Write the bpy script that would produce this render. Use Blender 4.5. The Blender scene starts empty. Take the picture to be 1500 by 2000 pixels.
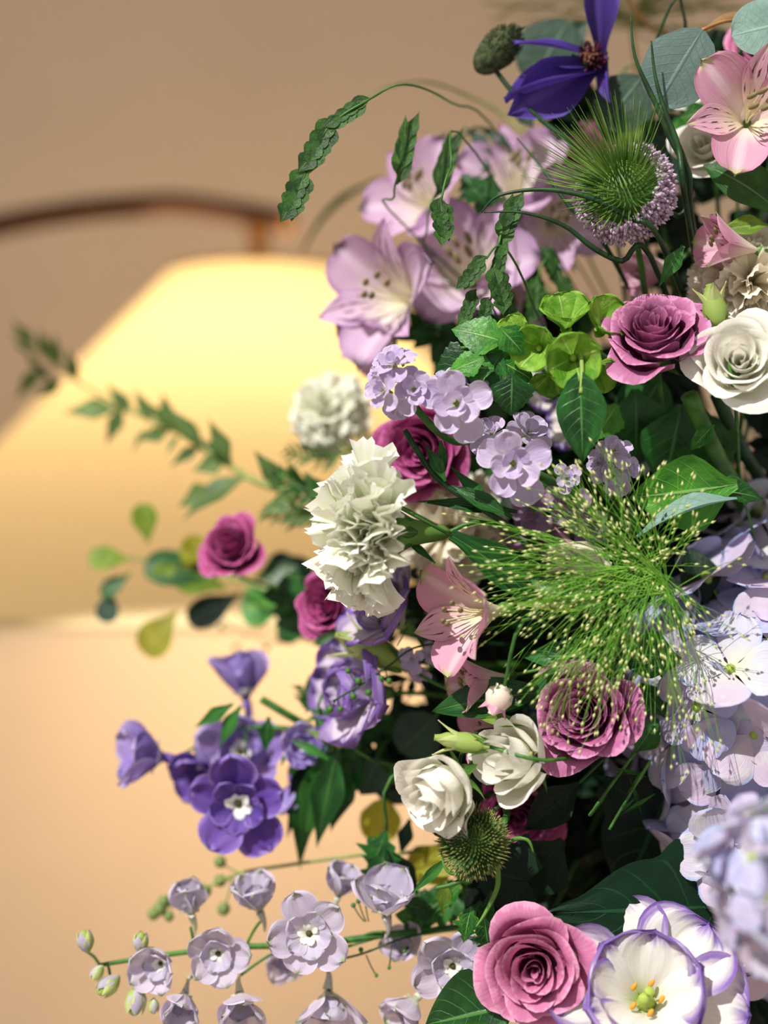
import bpy, math, random
from mathutils import Vector as V, Matrix as Mx, Quaternion
random.seed(11)
PI = math.pi
C = bpy.context.scene.collection
scn = bpy.context.scene

# ------------------------------------------------------------------ camera
F = 2857.0            # focal length in pixels of the 1500x2000 frame
CZ = 1.40
cam = bpy.data.cameras.new('camera'); camo = bpy.data.objects.new('camera', cam); C.objects.link(camo)
camo.location = (0, 0, CZ); camo.rotation_euler = (PI/2, 0, 0)
cam.sensor_fit = 'HORIZONTAL'; cam.sensor_width = 36; cam.lens = F*36/1500
cam.clip_start = .05
cam.dof.use_dof = True; cam.dof.focus_distance = .985
cam.dof.aperture_fstop = (cam.lens/1000)/.034
scn.camera = camo
# ------------------------------------------------------------------ world, sun, exposure
scn.view_settings.view_transform = 'Standard'; scn.view_settings.look = 'None'
scn.view_settings.gamma = 1; scn.view_settings.use_curve_mapping = False
scn.view_settings.exposure = 0.0
w = bpy.data.worlds.new('world'); scn.world = w; w.use_nodes = True
bg = w.node_tree.nodes['Background']; bg.inputs[0].default_value = (1.0, .96, .92, 1); bg.inputs[1].default_value = .53
sun = bpy.data.lights.new('sun', 'SUN'); suno = bpy.data.objects.new('sun', sun); C.objects.link(suno)
SUN_FROM = V((-.42, -.55, .72)).normalized()
suno.rotation_euler = SUN_FROM.to_track_quat('Z', 'Y').to_euler(); suno.location = (-1.5, -1.5, 3.5)
sun.energy = 5.4; sun.angle = math.radians(.6); sun.color = (1, .96, .9)

# ------------------------------------------------------------------ helpers
def P(px, py, d=1.0): return V(((px-750)/F*d, d, CZ-(py-1000)/F*d))
def S(px, d=1.0): return px*d/F
def lin(h):
    h = h.lstrip('#'); r = []
    for i in (0, 2, 4):
        c = int(h[i:i+2], 16)/255
        r.append(c/12.92 if c <= .04045 else ((c+.055)/1.055)**2.4)
    return (*r, 1)
def D(r, u, t): return V((r, -t, u)).normalized()      # right, up, towards the viewer
def frame(loc, n, roll=0):
    n = n.normalized(); up = V((0, 0, 1)) if abs(n.z) < .95 else V((0, -1, 0))
    x = up.cross(n).normalized(); y = n.cross(x)
    m = Mx((x, y, n)).transposed().to_4x4()
    return Mx.Translation(loc) @ m @ Mx.Rotation(roll, 4, 'Z')
def sm(a, b, x):
    t = max(0, min(1, (x-a)/(b-a))); return t*t*(3-2*t)
MW = {}
def mesh(verts, faces, mat, uvs=None, smooth=True):
    me = bpy.data.meshes.new('mesh'); me.from_pydata(verts, [], faces)
    if uvs:
        ul = me.uv_layers.new(name='UVMap')
        for lp in me.loops: ul.data[lp.index].uv = uvs[lp.vertex_index]
    if smooth: me.polygons.foreach_set('use_smooth', [True]*len(me.polygons))
    if mat: me.materials.append(mat)
    me.update(); return me
def thing(name, label, cat, loc, group=None):
    o = bpy.data.objects.new(name, None); C.objects.link(o); o.location = loc
    o.empty_display_size = .01
    o['label'] = label; o['category'] = cat
    if group: o['group'] = group
    MW[o.name] = Mx.Translation(loc); return o
def part(name, me, parent, mw, label=None, kind=None):
    o = bpy.data.objects.new(name, me); C.objects.link(o)
    if parent:
        o.parent = parent; o.matrix_basis = MW[parent.name].inverted() @ mw
    else: o.matrix_basis = mw
    MW[o.name] = mw
    if label: o['label'] = label
    if kind: o['kind'] = kind
    return o
def struct(name, me, mw=None):
    o = part(name, me, None, mw or Mx.Identity(4)); o['kind'] = 'structure'; return o

# --- node expressions
class X:
    def __init__(s, nt, so): s.nt = nt; s.s = so
    def m(s, op, b=None, c=None, rev=False):
        n = s.nt.nodes.new('ShaderNodeMath'); n.operation = op
        vals = [s, b, c] if not rev else [b, s, c]
        for i, q in enumerate(vals):
            if q is None: continue
            if isinstance(q, X): s.nt.links.new(q.s, n.inputs[i])
            else: n.inputs[i].default_value = q
        return X(s.nt, n.outputs[0])
    def __add__(s, b): return s.m('ADD', b)
    def __sub__(s, b): return s.m('SUBTRACT', b)
    def __rsub__(s, b): return s.m('SUBTRACT', b, rev=True)
    def __mul__(s, b): return s.m('MULTIPLY', b)
    __rmul__ = __mul__; __radd__ = __add__
    def abs(s): return s.m('ABSOLUTE')
    def sin(s): return s.m('SINE')
    def pow(s, b): return s.m('POWER', b)
    def max(s, b): return s.m('MAXIMUM', b)
    def frac(s): return s.m('FRACT')
    def ss(s, a, b, lo=0., hi=1.):
        n = s.nt.nodes.new('ShaderNodeMapRange'); n.interpolation_type = 'SMOOTHSTEP'
        flip = a > b
        if flip: a, b, lo, hi = b, a, hi, lo
        s.nt.links.new(s.s, n.inputs[0])
        for i, q in zip((1, 2, 3, 4), (a, b, lo, hi)): n.inputs[i].default_value = q
        return X(s.nt, n.outputs[0])
def mixc(nt, f, a, b, mode='MIX'):
    n = nt.nodes.new('ShaderNodeMix'); n.data_type = 'RGBA'; n.blend_type = mode; n.clamp_factor = True
    for so, q in ((n.inputs[0], f), (n.inputs[6], a), (n.inputs[7], b)):
        if isinstance(q, X): nt.links.new(q.s, so)
        elif hasattr(q, 'is_linked'): nt.links.new(q, so)
        else: so.default_value = q
    return n.outputs[2]
def newmat(name):
    m = bpy.data.materials.new(name); m.use_nodes = True; nt = m.node_tree
    b = nt.nodes['Principled BSDF']; return m, nt, b
def uv(nt):
    t = nt.nodes.new('ShaderNodeTexCoord'); s = nt.nodes.new('ShaderNodeSeparateXYZ')
    nt.links.new(t.outputs['UV'], s.inputs[0]); return X(nt, s.outputs[0]), X(nt, s.outputs[1]), t
def noise(nt, scale, det=2, vec=None, uvw=False, sx=1, sy=1):
    n = nt.nodes.new('ShaderNodeTexNoise'); n.inputs['Scale'].default_value = scale; n.inputs['Detail'].default_value = det
    t = nt.nodes.new('ShaderNodeTexCoord')
    if uvw:
        mp = nt.nodes.new('ShaderNodeMapping'); mp.inputs['Scale'].default_value = (sx, sy, 1)
        ob = nt.nodes.new('ShaderNodeObjectInfo'); cb = nt.nodes.new('ShaderNodeCombineXYZ')
        nt.links.new(ob.outputs['Random'], cb.inputs[2]); ad = nt.nodes.new('ShaderNodeVectorMath')
        nt.links.new(t.outputs['UV'], mp.inputs[0]); nt.links.new(mp.outputs[0], ad.inputs[0])
        sc = nt.nodes.new('ShaderNodeVectorMath'); sc.operation = 'SCALE'; sc.inputs['Scale'].default_value = 37
        nt.links.new(cb.outputs[0], sc.inputs[0]); nt.links.new(sc.outputs[0], ad.inputs[1]); nt.links.new(ad.outputs[0], n.inputs[0])
    else: nt.links.new(t.outputs['Object'], n.inputs[0])
    return X(nt, n.outputs[0])
def finish(nt, b, col, rough, trans, bump=None, bs=.4, bd=.001, tcol=None, spec=.3):
    if isinstance(col, tuple): b.inputs['Base Color'].default_value = col
    else: nt.links.new(col, b.inputs['Base Color'])
    b.inputs['Roughness'].default_value = rough; b.inputs['Specular IOR Level'].default_value = spec
    if bump is not None:
        bn = nt.nodes.new('ShaderNodeBump'); bn.inputs['Strength'].default_value = bs; bn.inputs['Distance'].default_value = bd
        nt.links.new(bump.s, bn.inputs['Height']); nt.links.new(bn.outputs[0], b.inputs['Normal'])
    if trans > 0:
        tr = nt.nodes.new('ShaderNodeBsdfTranslucent'); mx = nt.nodes.new('ShaderNodeMixShader')
        mx.inputs[0].default_value = trans
        src = tcol if tcol is not None else col
        if isinstance(src, tuple): tr.inputs[0].default_value = src
        else: nt.links.new(src, tr.inputs[0])
        nt.links.new(b.outputs[0], mx.inputs[1]); nt.links.new(tr.outputs[0], mx.inputs[2])
        nt.links.new(mx.outputs[0], nt.nodes['Material Output'].inputs[0])
def orand(nt):
    o = nt.nodes.new('ShaderNodeObjectInfo'); return X(nt, o.outputs['Random'])
def petal_mat(name, base, tip, lo=.1, hi=.8, edge=None, ew=.2, vein=.12, vf=34, tint=None, tintf=.5, stripes=None,
              blotch=None, trans=.3, rough=.55, tipgreen=None, rib=None, vcol=None):
    m, nt, b = newmat(name); x, y, _ = uv(nt)
    n1 = noise(nt, 3, 3, uvw=True); n2 = noise(nt, 2.2, 4, uvw=True, sx=9, sy=1.2)
    u = (x*2-1).abs()
    col = mixc(nt, (y + (n1-.5)*.35).ss(lo, hi), lin(base), lin(tip))
    if tint: col = mixc(nt, orand(nt).ss(.2, 1)*tintf, col, lin(tint))
    if blotch: col = mixc(nt, n1.ss(.5, .72)*.7, col, lin(blotch))
    if rib: col = mixc(nt, (u).ss(.3, .05)*.55, col, lin(rib))
    if edge:
        e = ((u + (n2-.5)*.5).ss(1-ew*1.6, 1.0)*(y.ss(.25, .6))).max((y+(n2-.5)*.28).ss(1-ew, 1.0))
        col = mixc(nt, e, col, lin(edge))
    vv = ((x + (n2-.5)*.035)*vf*2).sin().abs().pow(.35)
    vn = (1-vv)
    if vein: col = mixc(nt, vn*vein*3, col, lin(vcol) if vcol else lin(base), 'MIX')
    if stripes:
        st = (((x-.5)*(1.4 - y*.5) + (n1-.5)*.03)*30).sin().ss(.5, .72)
        brk = noise(nt, 1, 1, uvw=True, sx=16, sy=7).ss(.46, .54)
        zone = y.ss(.28, .38)*y.ss(.93, .75)*u.ss(.95, .8)
        col = mixc(nt, st*brk*zone*.92, col, lin(stripes))
    if tipgreen: col = mixc(nt, y.ss(.86, .98)*u.ss(.6, .3), col, lin(tipgreen))
    bump = (vv*.12 + n2*1.2 + n1*1.6)
    finish(nt, b, col, rough, trans, bump, .35, .0012)
    return m
def leaf_mat(name, dark, light, vein='#7fa860', nv=7, trans=.22, rough=.42, vs=.7, mix=(.3, .7), spec=.4, par=False, back=None):
    m, nt, b = newmat(name); x, y, _ = uv(nt)
    n1 = noise(nt, 3.5, 4, uvw=True); n2 = noise(nt, 14, 3, uvw=True)
    u = (x*2-1).abs()
    col = mixc(nt, (n1*.75+orand(nt)*.25).ss(*mix), lin(dark), lin(light))
    mid = u.ss(.07, .015)
    if par: side = ((x*nv*PI*2).sin().abs()).ss(.22, .0)*.6
    else:
        ph = ((y - u*.30 + (n1-.5)*.04)*nv).frac()
        side = ((ph-.5).abs()).ss(.07, .0)*u.ss(1.0, .6)
    f = mid.max(side*.6)
    col = mixc(nt, f*vs, col, lin(vein))
    if back:
        g = nt.nodes.new('ShaderNodeNewGeometry'); col = mixc(nt, X(nt, g.outputs['Backfacing'])*.8, col, lin(back))
    finish(nt, b, col, rough, trans, (n2*.5 + n1 - f*.8), .5, .0012, spec=spec)
    return m
def plain(name, c1, c2=None, rough=.5, trans=0, sc=60, metal=0):
    m, nt, b = newmat(name)
    n = noise(nt, sc, 4)
    col = mixc(nt, n.ss(.35, .65), lin(c1), lin(c2 or c1)); b.inputs['Metallic'].default_value = metal
    finish(nt, b, col, rough, trans, n, .2, .001); return m

M = dict(
 rose=petal_mat('mauve rose petal', '#7c2d58', '#b9709c', .25, .95, tint='#a0507f', tintf=.6, vein=.05, blotch='#b9659b', edge='#d795bd', ew=.07, trans=.22),  # base and tip carry the rose's shaded and lit tones as petal colour
 rosepink=petal_mat('pink rose petal', '#a33a70', '#d283ac', .25, .95, tint='#c46a98', tintf=.5, vein=.04, edge='#e2a3c2', ew=.07, trans=.22),
 roseplum=petal_mat('plum rose petal', '#7a1f4e', '#b04a86', .2, .95, tint='#9a3470', tintf=.6, vein=.05, edge='#c873a6', ew=.07, trans=.2),
 white=petal_mat('white petal', '#e3e6c4', '#f5f3ea', .1, .7, vein=.03, trans=.3, edge='#fbfaf6', ew=.05),
 cream=petal_mat('cream petal', '#d6d19a', '#efe8d2', .1, .8, vein=.04, trans=.3, edge='#f4eedd', ew=.06),
 ivory=petal_mat('carnation petal', '#cdd89a', '#eef0dc', .05, .6, vein=.05, trans=.3, edge='#fbfbf4', ew=.12),
 creamc=petal_mat('cream carnation petal', '#d8c690', '#efe6d0', .05, .6, vein=.05, trans=.3, edge='#f6f1e4', ew=.12),
 stock=petal_mat('stock petal', '#f1ecee', '#c9b8da', .1, .75, tint='#b59fd0', tintf=.5, vein=.06, edge='#e2d6ee', ew=.08, trans=.25),
 stockd=petal_mat('shaded mauve stock petal', '#dccddb', '#a684a8', .1, .65, tint='#8e6a96', tintf=.6, vein=.06, edge='#c9aecb', ew=.08, trans=.3),  # darker copy of stock, its dimness put into the petal colour
 alp=petal_mat('alstroemeria outer petal', '#efe0d2', '#d79cb8', .15, .7, vein=.06, edge='#d78fb3', ew=.14, tipgreen='#a9c46a', trans=.3, rib='#f0dce0'),
 als=petal_mat('alstroemeria striped petal', '#f2e6c9', '#dfaac2', .2, .8, vein=.05, stripes='#4a0c22', edge='#dd9dbd', ew=.1, tipgreen='#b7cf7c', trans=.3),
 all_=petal_mat('lilac alstroemeria petal', '#f3ecdf', '#cba8ce', .2, .75, vein=.08, edge='#b288b8', ew=.18, rib='#e9d3ea', tipgreen='#3d3a28', trans=.3),
 alls=petal_mat('lilac alstroemeria inner petal', '#f4efd8', '#d9b4dc', .2, .8, vein=.06, stripes='#5a2040', edge='#c290c8', ew=.1, trans=.3),
 delv=petal_mat('violet delphinium sepal', '#6a4aa4', '#7456ae', .1, .8, tint='#563a90', tintf=.7, vein=.1, edge='#a68bd8', ew=.12, rib='#54359a', trans=.32),
 dell=petal_mat('lilac delphinium sepal', '#8f74c4', '#a995d8', .1, .8, tint='#8468bd', tintf=.6, vein=.08, edge='#c4b6e6', ew=.12, trans=.35),
 delp=petal_mat('pale delphinium sepal', '#e0e2cc', '#cdc3da', .1, .6, tint='#b4a9cc', tintf=.5, vein=.06, edge='#d9cfe8', ew=.1, tipgreen='#9db07a', trans=.35),
 bee=petal_mat('white bee petal', '#e6e6c0', '#f7f6f0', .1, .5, vein=.0, trans=.2),
 clem=petal_mat('clematis sepal', '#35246e', '#4b3592', .1, .8, tint='#4e2c86', tintf=.5, vein=.12, rib='#6a54b4', edge='#6650b8', ew=.1, trans=.3),
 hyd=petal_mat('hydrangea petal', '#e2e7d2', '#b0b4dc', .0, .5, tint='#d3bfd8', tintf=1.0, vein=.1, edge='#a9bbe6', ew=.06, blotch='#d6cadf', trans=.25, vcol='#a3a5d2'),
 hydp=petal_mat('pale hydrangea petal', '#eaedcf', '#d3d4e6', .0, .6, tint='#d9bfd8', tintf=.8, vein=.1, edge='#a9bde8', ew=.07, blotch='#dfe2d8', trans=.32, vcol='#a8a8d0'),
 lis=petal_mat('picotee lisianthus petal', '#dfe4ae', '#f1eee6', .05, .4, vein=.05, edge='#8b69bb', ew=.21, trans=.33, vcol='#c9b8dc'),
 lisv=petal_mat('violet lisianthus petal', '#dfdcca', '#dccfe0', .05, .6, vein=.05, edge='#8a68b8', ew=.2, trans=.33, vcol='#a890cc'),
 bract=leaf_mat('bells calyx', '#5f9c22', '#a3d152', '#c9e58c', 9, .42, .4, .5, spec=.3),
 bud=petal_mat('green bud petal', '#9fb85e', '#cfd894', .1, .9, vein=.1, edge='#e4e6ae', ew=.12, trans=.25, rib='#a8bd66'),
 sepal=leaf_mat('sepal green', '#3d6a2a', '#6f9c46', '#9cc070', 5, .25),
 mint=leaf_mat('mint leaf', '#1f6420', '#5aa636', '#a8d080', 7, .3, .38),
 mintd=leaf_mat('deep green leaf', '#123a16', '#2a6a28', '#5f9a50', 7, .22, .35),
 mid=leaf_mat('mid green leaf', '#1c4a1c', '#35702c', '#6d9a58', 7, .25, .4, par=True),
 strap=leaf_mat('strap leaf', '#14421c', '#3a7a30', '#6ea458', 5, .25, .3, par=True, vs=.5),
 dark=leaf_mat('dark leaf', '#06140b', '#0f2814', '#1e4430', 7, .08, .5, vs=.4, spec=.22),  # near-black green: shade inside the bouquet put into the leaf colour
 ivy=leaf_mat('ivy leaf', '#061a0e', '#0d2a18', '#2a5c3a', 6, .08, .45, vs=.5, spec=.22),  # darkened green: the shade lying on these leaves is in the colour
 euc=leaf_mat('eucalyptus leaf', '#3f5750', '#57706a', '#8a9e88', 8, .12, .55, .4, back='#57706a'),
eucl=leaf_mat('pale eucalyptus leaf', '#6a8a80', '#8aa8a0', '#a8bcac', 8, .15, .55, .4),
 eucd=leaf_mat('shaded eucalyptus leaf', '#22382c', '#34503e', '#5a7a66', 8, .1, .55, .5),  # darker copy of euc, with the shade put into the leaf colour
 olive=leaf_mat('olive sprig leaf', '#41602c', '#6c8a48', '#94a870', 5, .3, .5, .5),
 yel=leaf_mat('yellowing leaf', '#8a8a1e', '#b4b436', '#c9c86a', 5, .35, .5, .5),
 lime=leaf_mat('lime round leaf', '#5b7c1a', '#8aa83a', '#b4c878', 5, .35, .5, .5),
 spike=leaf_mat('grass spikelet', '#1e4318', '#44742c', '#7da654', 6, .35, .45, .5, par=True),
 stem=plain('stem green', '#2f5a22', '#4f7f36', .45),
 stemd=plain('dark stem', '#16301a', '#264a26', .45),
 stemy=plain('olive stem', '#7d8a4c', '#94a062', .5),
 tan=plain('dry stalk', '#9a6f3c', '#b98f58', .6),
 plumg=plain('brown pistil', '#6a3a34', '#93604a', .6, sc=400),
 gold=plain('anther gold', '#b8791c', '#e0a63a', .6, sc=400),
 anth=plain('anther brown', '#6b5a3c', '#8a8458', .6, sc=400),
 stam=plain('plum stamen', '#3a1426', '#6a2c44', .6, sc=400),
 fil=plain('pale filament', '#d8cf9a', '#e8e4c4', .5),
 eye=plain('floret eye', '#7a9a34', '#b8c860', .5, sc=300),
 dkeye=plain('dark floret eye', '#2a3018', '#4a4a24', .6, sc=300),
 spine=plain('teasel spine', '#3c6a24', '#7ea24a', .5),
 spined=plain('thistle spine', '#2a4f22', '#5f8440', .5),
 spinep=plain('thistle pale tip', '#8a8a4c', '#b0a468', .5),
 pinkf=plain('teasel floret', '#b596bb', '#e6d2e2', .7, .2, sc=500),
 grass=plain('panicum strand', '#6cae34', '#95cc52', .5, .3),
 seed=plain('panicum seed', '#c3d080', '#e0e2a4', .5, .2),
 grassb=plain('faded panicum strand', '#8f9450', '#a8a868', .5, .3),
 pod=plain('fuzzy pod', '#2a3420', '#4a5434', .9, sc=300),
 berry=plain('green berry', '#5f7440', '#7f9254', .4),
 shade_moss=plain('shade_moss', '#050b05', '#0d1a0b', .95, sc=80),  # near black: the shade behind the blooms put into the colour
)

# ------------------------------------------------------------------ mesh makers
def outline(v, vc, base, tip):
    if v < vc: return (base + (1-base)*sm(0, vc, v)) * (min(1, .25+v*9) if base >= .42 else 1)
    t = (v-vc)/(1-vc)
    if tip == 'round': return math.sqrt(max(0, 1-t**2.4))
    if tip == 'point': return max(0, 1-t**1.5)
    if tip == 'acute': return max(0, (1-t)**1.25)
    return math.sqrt(max(0, 1-t*t))
CACHE = {}
def petal(mat, L=1, W=.4, vc=.6, base=.12, tip='round', bend0=0, bend=0, cup=.2, ruf=0, rf=3, fold=0, serr=0, ns=9,
          notch=0, rag=0, twist=0, lobes=0, cord=0, frill=0, nu=8, nv=10, seed=0):
    key = (mat, L, W, vc, base, tip, bend0, bend, cup, ruf, rf, fold, serr, ns, notch, rag, twist, lobes, cord, frill, nu, nv, seed)
    if key in CACHE: return CACHE[key]
    R = random.Random(seed*7+3); ph = R.uniform(0, 6); ph2 = R.uniform(0, 6)
    vs = []; uvs = []; fs = []; cx = cz = 0; pv = 0
    rg = [R.uniform(-1, 1) for _ in range(nu+1)]
    for j in range(nv+1):
        t = j/nv; v = t if serr or lobes else (t*.5 + .5*math.sin(t*PI/2))
        th = bend0+bend*v; ds = L*(v-pv); pv = v
        cx += math.cos(th)*ds; cz += math.sin(th)*ds
        w_ = outline(v, vc, base, tip)
        if serr: w_ *= 1 + serr*(((v*ns) % 1) - .5)*(1 if .08 < v < .97 else 0)*-1
        if lobes: w_ *= 1 + lobes*abs(math.sin(v*PI*2.5+.3)) - lobes*.5
        hw = W*w_
        for i in range(nu+1):
            u = -1+2*i/nu
            off = cup*hw*u*u + fold*hw*abs(u) + ruf*L*(v**1.6)*math.sin(rf*u*PI+ph+2*v)*(.35+.65*abs(u)**.5 if v < .85 else 1)
            off += ruf*.4*L*(v**2)*math.sin(rf*2.3*u*PI+ph2+5*v)
            if frill: off += frill*L*sm(.62, 1, v)*(math.sin(11.5*u*PI+ph2)+.6*math.sin(7.3*u*PI+ph*2))
            sh = -notch*L*(1-min(1, abs(u)*1.6))*v**5 + rag*L*rg[i]*v**4 - cord*L*abs(u)*(1-v)**2.2*1.0
            x = cx+math.cos(th)*sh-math.sin(th)*off; z = cz+math.sin(th)*sh+math.cos(th)*off
            y = hw*u*(1-.12*abs(cup)*abs(u))
            if twist: a = twist*v; y, z = y*math.cos(a)-(z-cz)*math.sin(a), cz+y*math.sin(a)+(z-cz)*math.cos(a)
            vs.append((x, y, z)); uvs.append((.5+u/2, v))
    for j in range(nv):
        for i in range(nu):
            a = j*(nu+1)+i; fs.append((a, a+1, a+nu+2, a+nu+1))
    me = mesh(vs, fs, M[mat], uvs); CACHE[key] = me; return me
def wrap(mat, r0, H, dphi, opn, curl, sp=.05, wav=.03, nar=.5, nu=12, nv=10, seed=0):
    """a rose petal wrapped about the axis; unit head radius"""
    key = ('w', mat, r0, H, dphi, opn, curl, sp, wav, nar, nu, nv, seed)
    if key in CACHE: return CACHE[key]
    R = random.Random(seed+99); p1, p2, p3 = [R.uniform(0, 6) for _ in range(3)]
    vs = []; uvs = []; fs = []
    for j in range(nv+1):
        v = j/nv
        for i in range(nu+1):
            u = -1+2*i/nu
            vv = v*(1-.30*abs(u)**2.6) + .03*v**3*math.sin(3*u+p3)
            phi = u*dphi*(nar+(1-nar)*math.sin(PI*min(.5, v*.62)))
            r = r0*(.30+.70*sm(0, .5, vv)) + opn*vv**1.6 + sp*u
            z = H*vv
            if vv > .72:
                t = (vv-.72)/.28; r += curl*t**1.6; z -= curl*.75*t**2.2
            r += wav*vv**2*math.sin(4.1*u+p1)*(1 + .6*math.sin(6*vv+p2)); z += wav*.8*vv**2*math.sin(6.5*u+p2)
            # a pointed, folded rim as garden roses have
            z += .05*H*max(0, 1-abs(u)*3)*vv**6
            vs.append((r*math.cos(phi), r*math.sin(phi), z)); uvs.append((.5+u/2, v))
    for j in range(nv):
        for i in range(nu):
            a = j*(nu+1)+i; fs.append((a, a+1, a+nu+2, a+nu+1))
    me = mesh(vs, fs, M[mat], uvs); CACHE[key] = me; return me
def fan(mat, wid=.75, A=.15, kf=7, bend=.5, seed=0, nu=40, nv=9):
    """a pleated, toothed carnation petal; root at the origin, along +X"""
    key = ('fan', mat, wid, A, kf, bend, seed)
    if key in CACHE: return CACHE[key]
    R = random.Random(seed+5); p1, p2 = R.uniform(0, 6), R.uniform(0, 6); vs = []; uvs = []; fs = []
    tooth = [R.uniform(-.05, .03) for _ in range(nu+1)]
    for j in range(nv+1):
        v = j/nv
        for i in range(nu+1):
            u = -1+2*i/nu
            L = (1-.22*abs(u)**3+.05*math.sin(3*u+p1)+tooth[i]*v**6+.02*(i % 2)*v**6)*v
            a = u*wid*(.35+.65*v)
            z = A*v**2.2*(math.sin(kf*u+p1)+.45*math.sin(kf*2.3*u+p2)+.25*v**4*math.sin(kf*5.1*u+p1))
            th = -bend*v*v
            x = L*math.cos(a); y = L*math.sin(a)*.92
            vs.append((x*math.cos(th*.5)-z*math.sin(th), y, z*math.cos(th)+x*math.sin(th*.5))); uvs.append((.5+u/2, v))
    for j in range(nv):
        for i in range(nu):
            a = j*(nu+1)+i; fs.append((a, a+1, a+nu+2, a+nu+1))
    me = mesh(vs, fs, M[mat], uvs); CACHE[key] = me; return me
def tube(pts, rad, mat, n=6, sub=5, cap=True, key=None):
    """smooth tube through pts (Vectors); rad number or list"""
    if key and key in CACHE: return CACHE[key]
    q = []; K = len(pts)
    rads = rad if isinstance(rad, (list, tuple)) else [rad]*K
    rr = []
    for i in range(K-1):
        p0 = pts[max(0, i-1)]; p1 = pts[i]; p2 = pts[i+1]; p3 = pts[min(K-1, i+2)]
        for s in range(sub if K > 2 else 1):
            t = s/sub
            q.append(.5*((2*p1)+(p2-p0)*t+(2*p0-5*p1+4*p2-p3)*t*t+(3*p1-p0-3*p2+p3)*t**3)); rr.append(rads[i]*(1-t)+rads[i+1]*t)
    q.append(pts[-1]); rr.append(rads[-1])
    vs = []; fs = []; up = None
    for i, p in enumerate(q):
        tg = (q[min(len(q)-1, i+1)]-q[max(0, i-1)])
        tg = tg.normalized() if tg.length > 1e-9 else V((0, 0, 1))
        if up is None: up = tg.orthogonal().normalized()
        up = (up-tg*up.dot(tg)); up = up.normalized() if up.length > 1e-6 else tg.orthogonal().normalized()
        b = tg.cross(up)
        for k in range(n):
            a = 2*PI*k/n; vs.append(p+(up*math.cos(a)+b*math.sin(a))*rr[i])
    for i in range(len(q)-1):
        for k in range(n): fs.append((i*n+k, i*n+(k+1) % n, (i+1)*n+(k+1) % n, (i+1)*n+k))
    if cap: fs.append(tuple(range(n))[::-1]); fs.append(tuple(range(len(q)*n-n, len(q)*n)))
    me = mesh(vs, fs, M[mat] if isinstance(mat, str) else mat)
    if key: CACHE[key] = me
    return me
def lathe(prof, mat, n=16, key=None):
    if key and key in CACHE: return CACHE[key]
    vs = []; fs = []
    for r, z in prof:
        for k in range(n): a = 2*PI*k/n; vs.append((r*math.cos(a), r*math.sin(a), z))
    for i in range(len(prof)-1):
        for k in range(n): fs.append((i*n+k, i*n+(k+1) % n, (i+1)*n+(k+1) % n, (i+1)*n+k))
    fs.append(tuple(range(n))[::-1]); fs.append(tuple(range(len(prof)*n-n, len(prof)*n)))
    me = mesh(vs, fs, M[mat] if isinstance(mat, str) else mat)
    if key: CACHE[key] = me
    return me
def blob(mat, rx=1, rz=1, n=10, m=8, key=None):
    return lathe([(max(.001, rx*math.sin(PI*i/m)), -rz*math.cos(PI*i/m)) for i in range(m+1)], mat, n, key or ('b', mat, rx, rz, n, m))
class MB:
    def __init__(s): s.v = []; s.f = []
    def add(s, vs, fs): b = len(s.v); s.v += vs; s.f += [tuple(i+b for i in f) for f in fs]
    def ray(s, pts, r0, r1, n=3):
        vs = []; fs = []; K = len(pts)
        tg = (pts[-1]-pts[0]).normalized(); a = tg.orthogonal().normalized(); b = tg.cross(a)
        for i, p in enumerate(pts):
            r = r0+(r1-r0)*i/(K-1)
            for k in range(n): t = 2*PI*k/n; vs.append(p+(a*math.cos(t)+b*math.sin(t))*r)
        for i in range(K-1):
            for k in range(n): fs.append((i*n+k, i*n+(k+1) % n, (i+1)*n+(k+1) % n, (i+1)*n+k))
        s.add(vs, fs)
    def gem(s, c, ax, L, r, n=4):
        ax = ax.normalized(); a = ax.orthogonal().normalized(); b = ax.cross(a)
        vs = [c-ax*L*.5]+[c-ax*L*.1+(a*math.cos(2*PI*k/n)+b*math.sin(2*PI*k/n))*r for k in range(n)]+[c+ax*L*.6]
        fs = [(0, 1+(k+1) % n, 1+k) for k in range(n)]+[(n+1, 1+k, 1+(k+1) % n) for k in range(n)]
        s.add(vs, fs)
    def build(s, mat, smooth=True): return mesh(s.v, s.f, M[mat], smooth=smooth)
HUB = P(1430, 1300, 1.26)
def stem_to_hub(root, start, back, r=.0017, mat='stem', via=None, end=None):
    e = (end or HUB) + V((random.uniform(-.04, .04), random.uniform(-.02, .03), random.uniform(-.07, .07)))
    k = (e-start).length
    pts = [start, start+back.normalized()*min(.05, k*.3)] + (via or []) + [start.lerp(e, .6)+V((0, .03, -.01)), e]
    L0 = MW[root.name].translation
    return part('stem', tube([p-L0 for p in pts], r, mat, 7, 5), root, Mx.Translation(L0))
def put(name, me, root, Mh, phi, tilt, sc=1, dz=0, dr=0, roll=0, label=None, sy=1):
    m = Mh @ Mx.Rotation(phi, 4, 'Z') @ Mx.Translation((dr, 0, dz)) @ Mx.Rotation(-tilt, 4, 'Y') @ Mx.Rotation(roll, 4, 'X')
    return part(name, me, root, m @ Mx.Diagonal((sc, sc*sy, sc, 1)), label)

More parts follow.
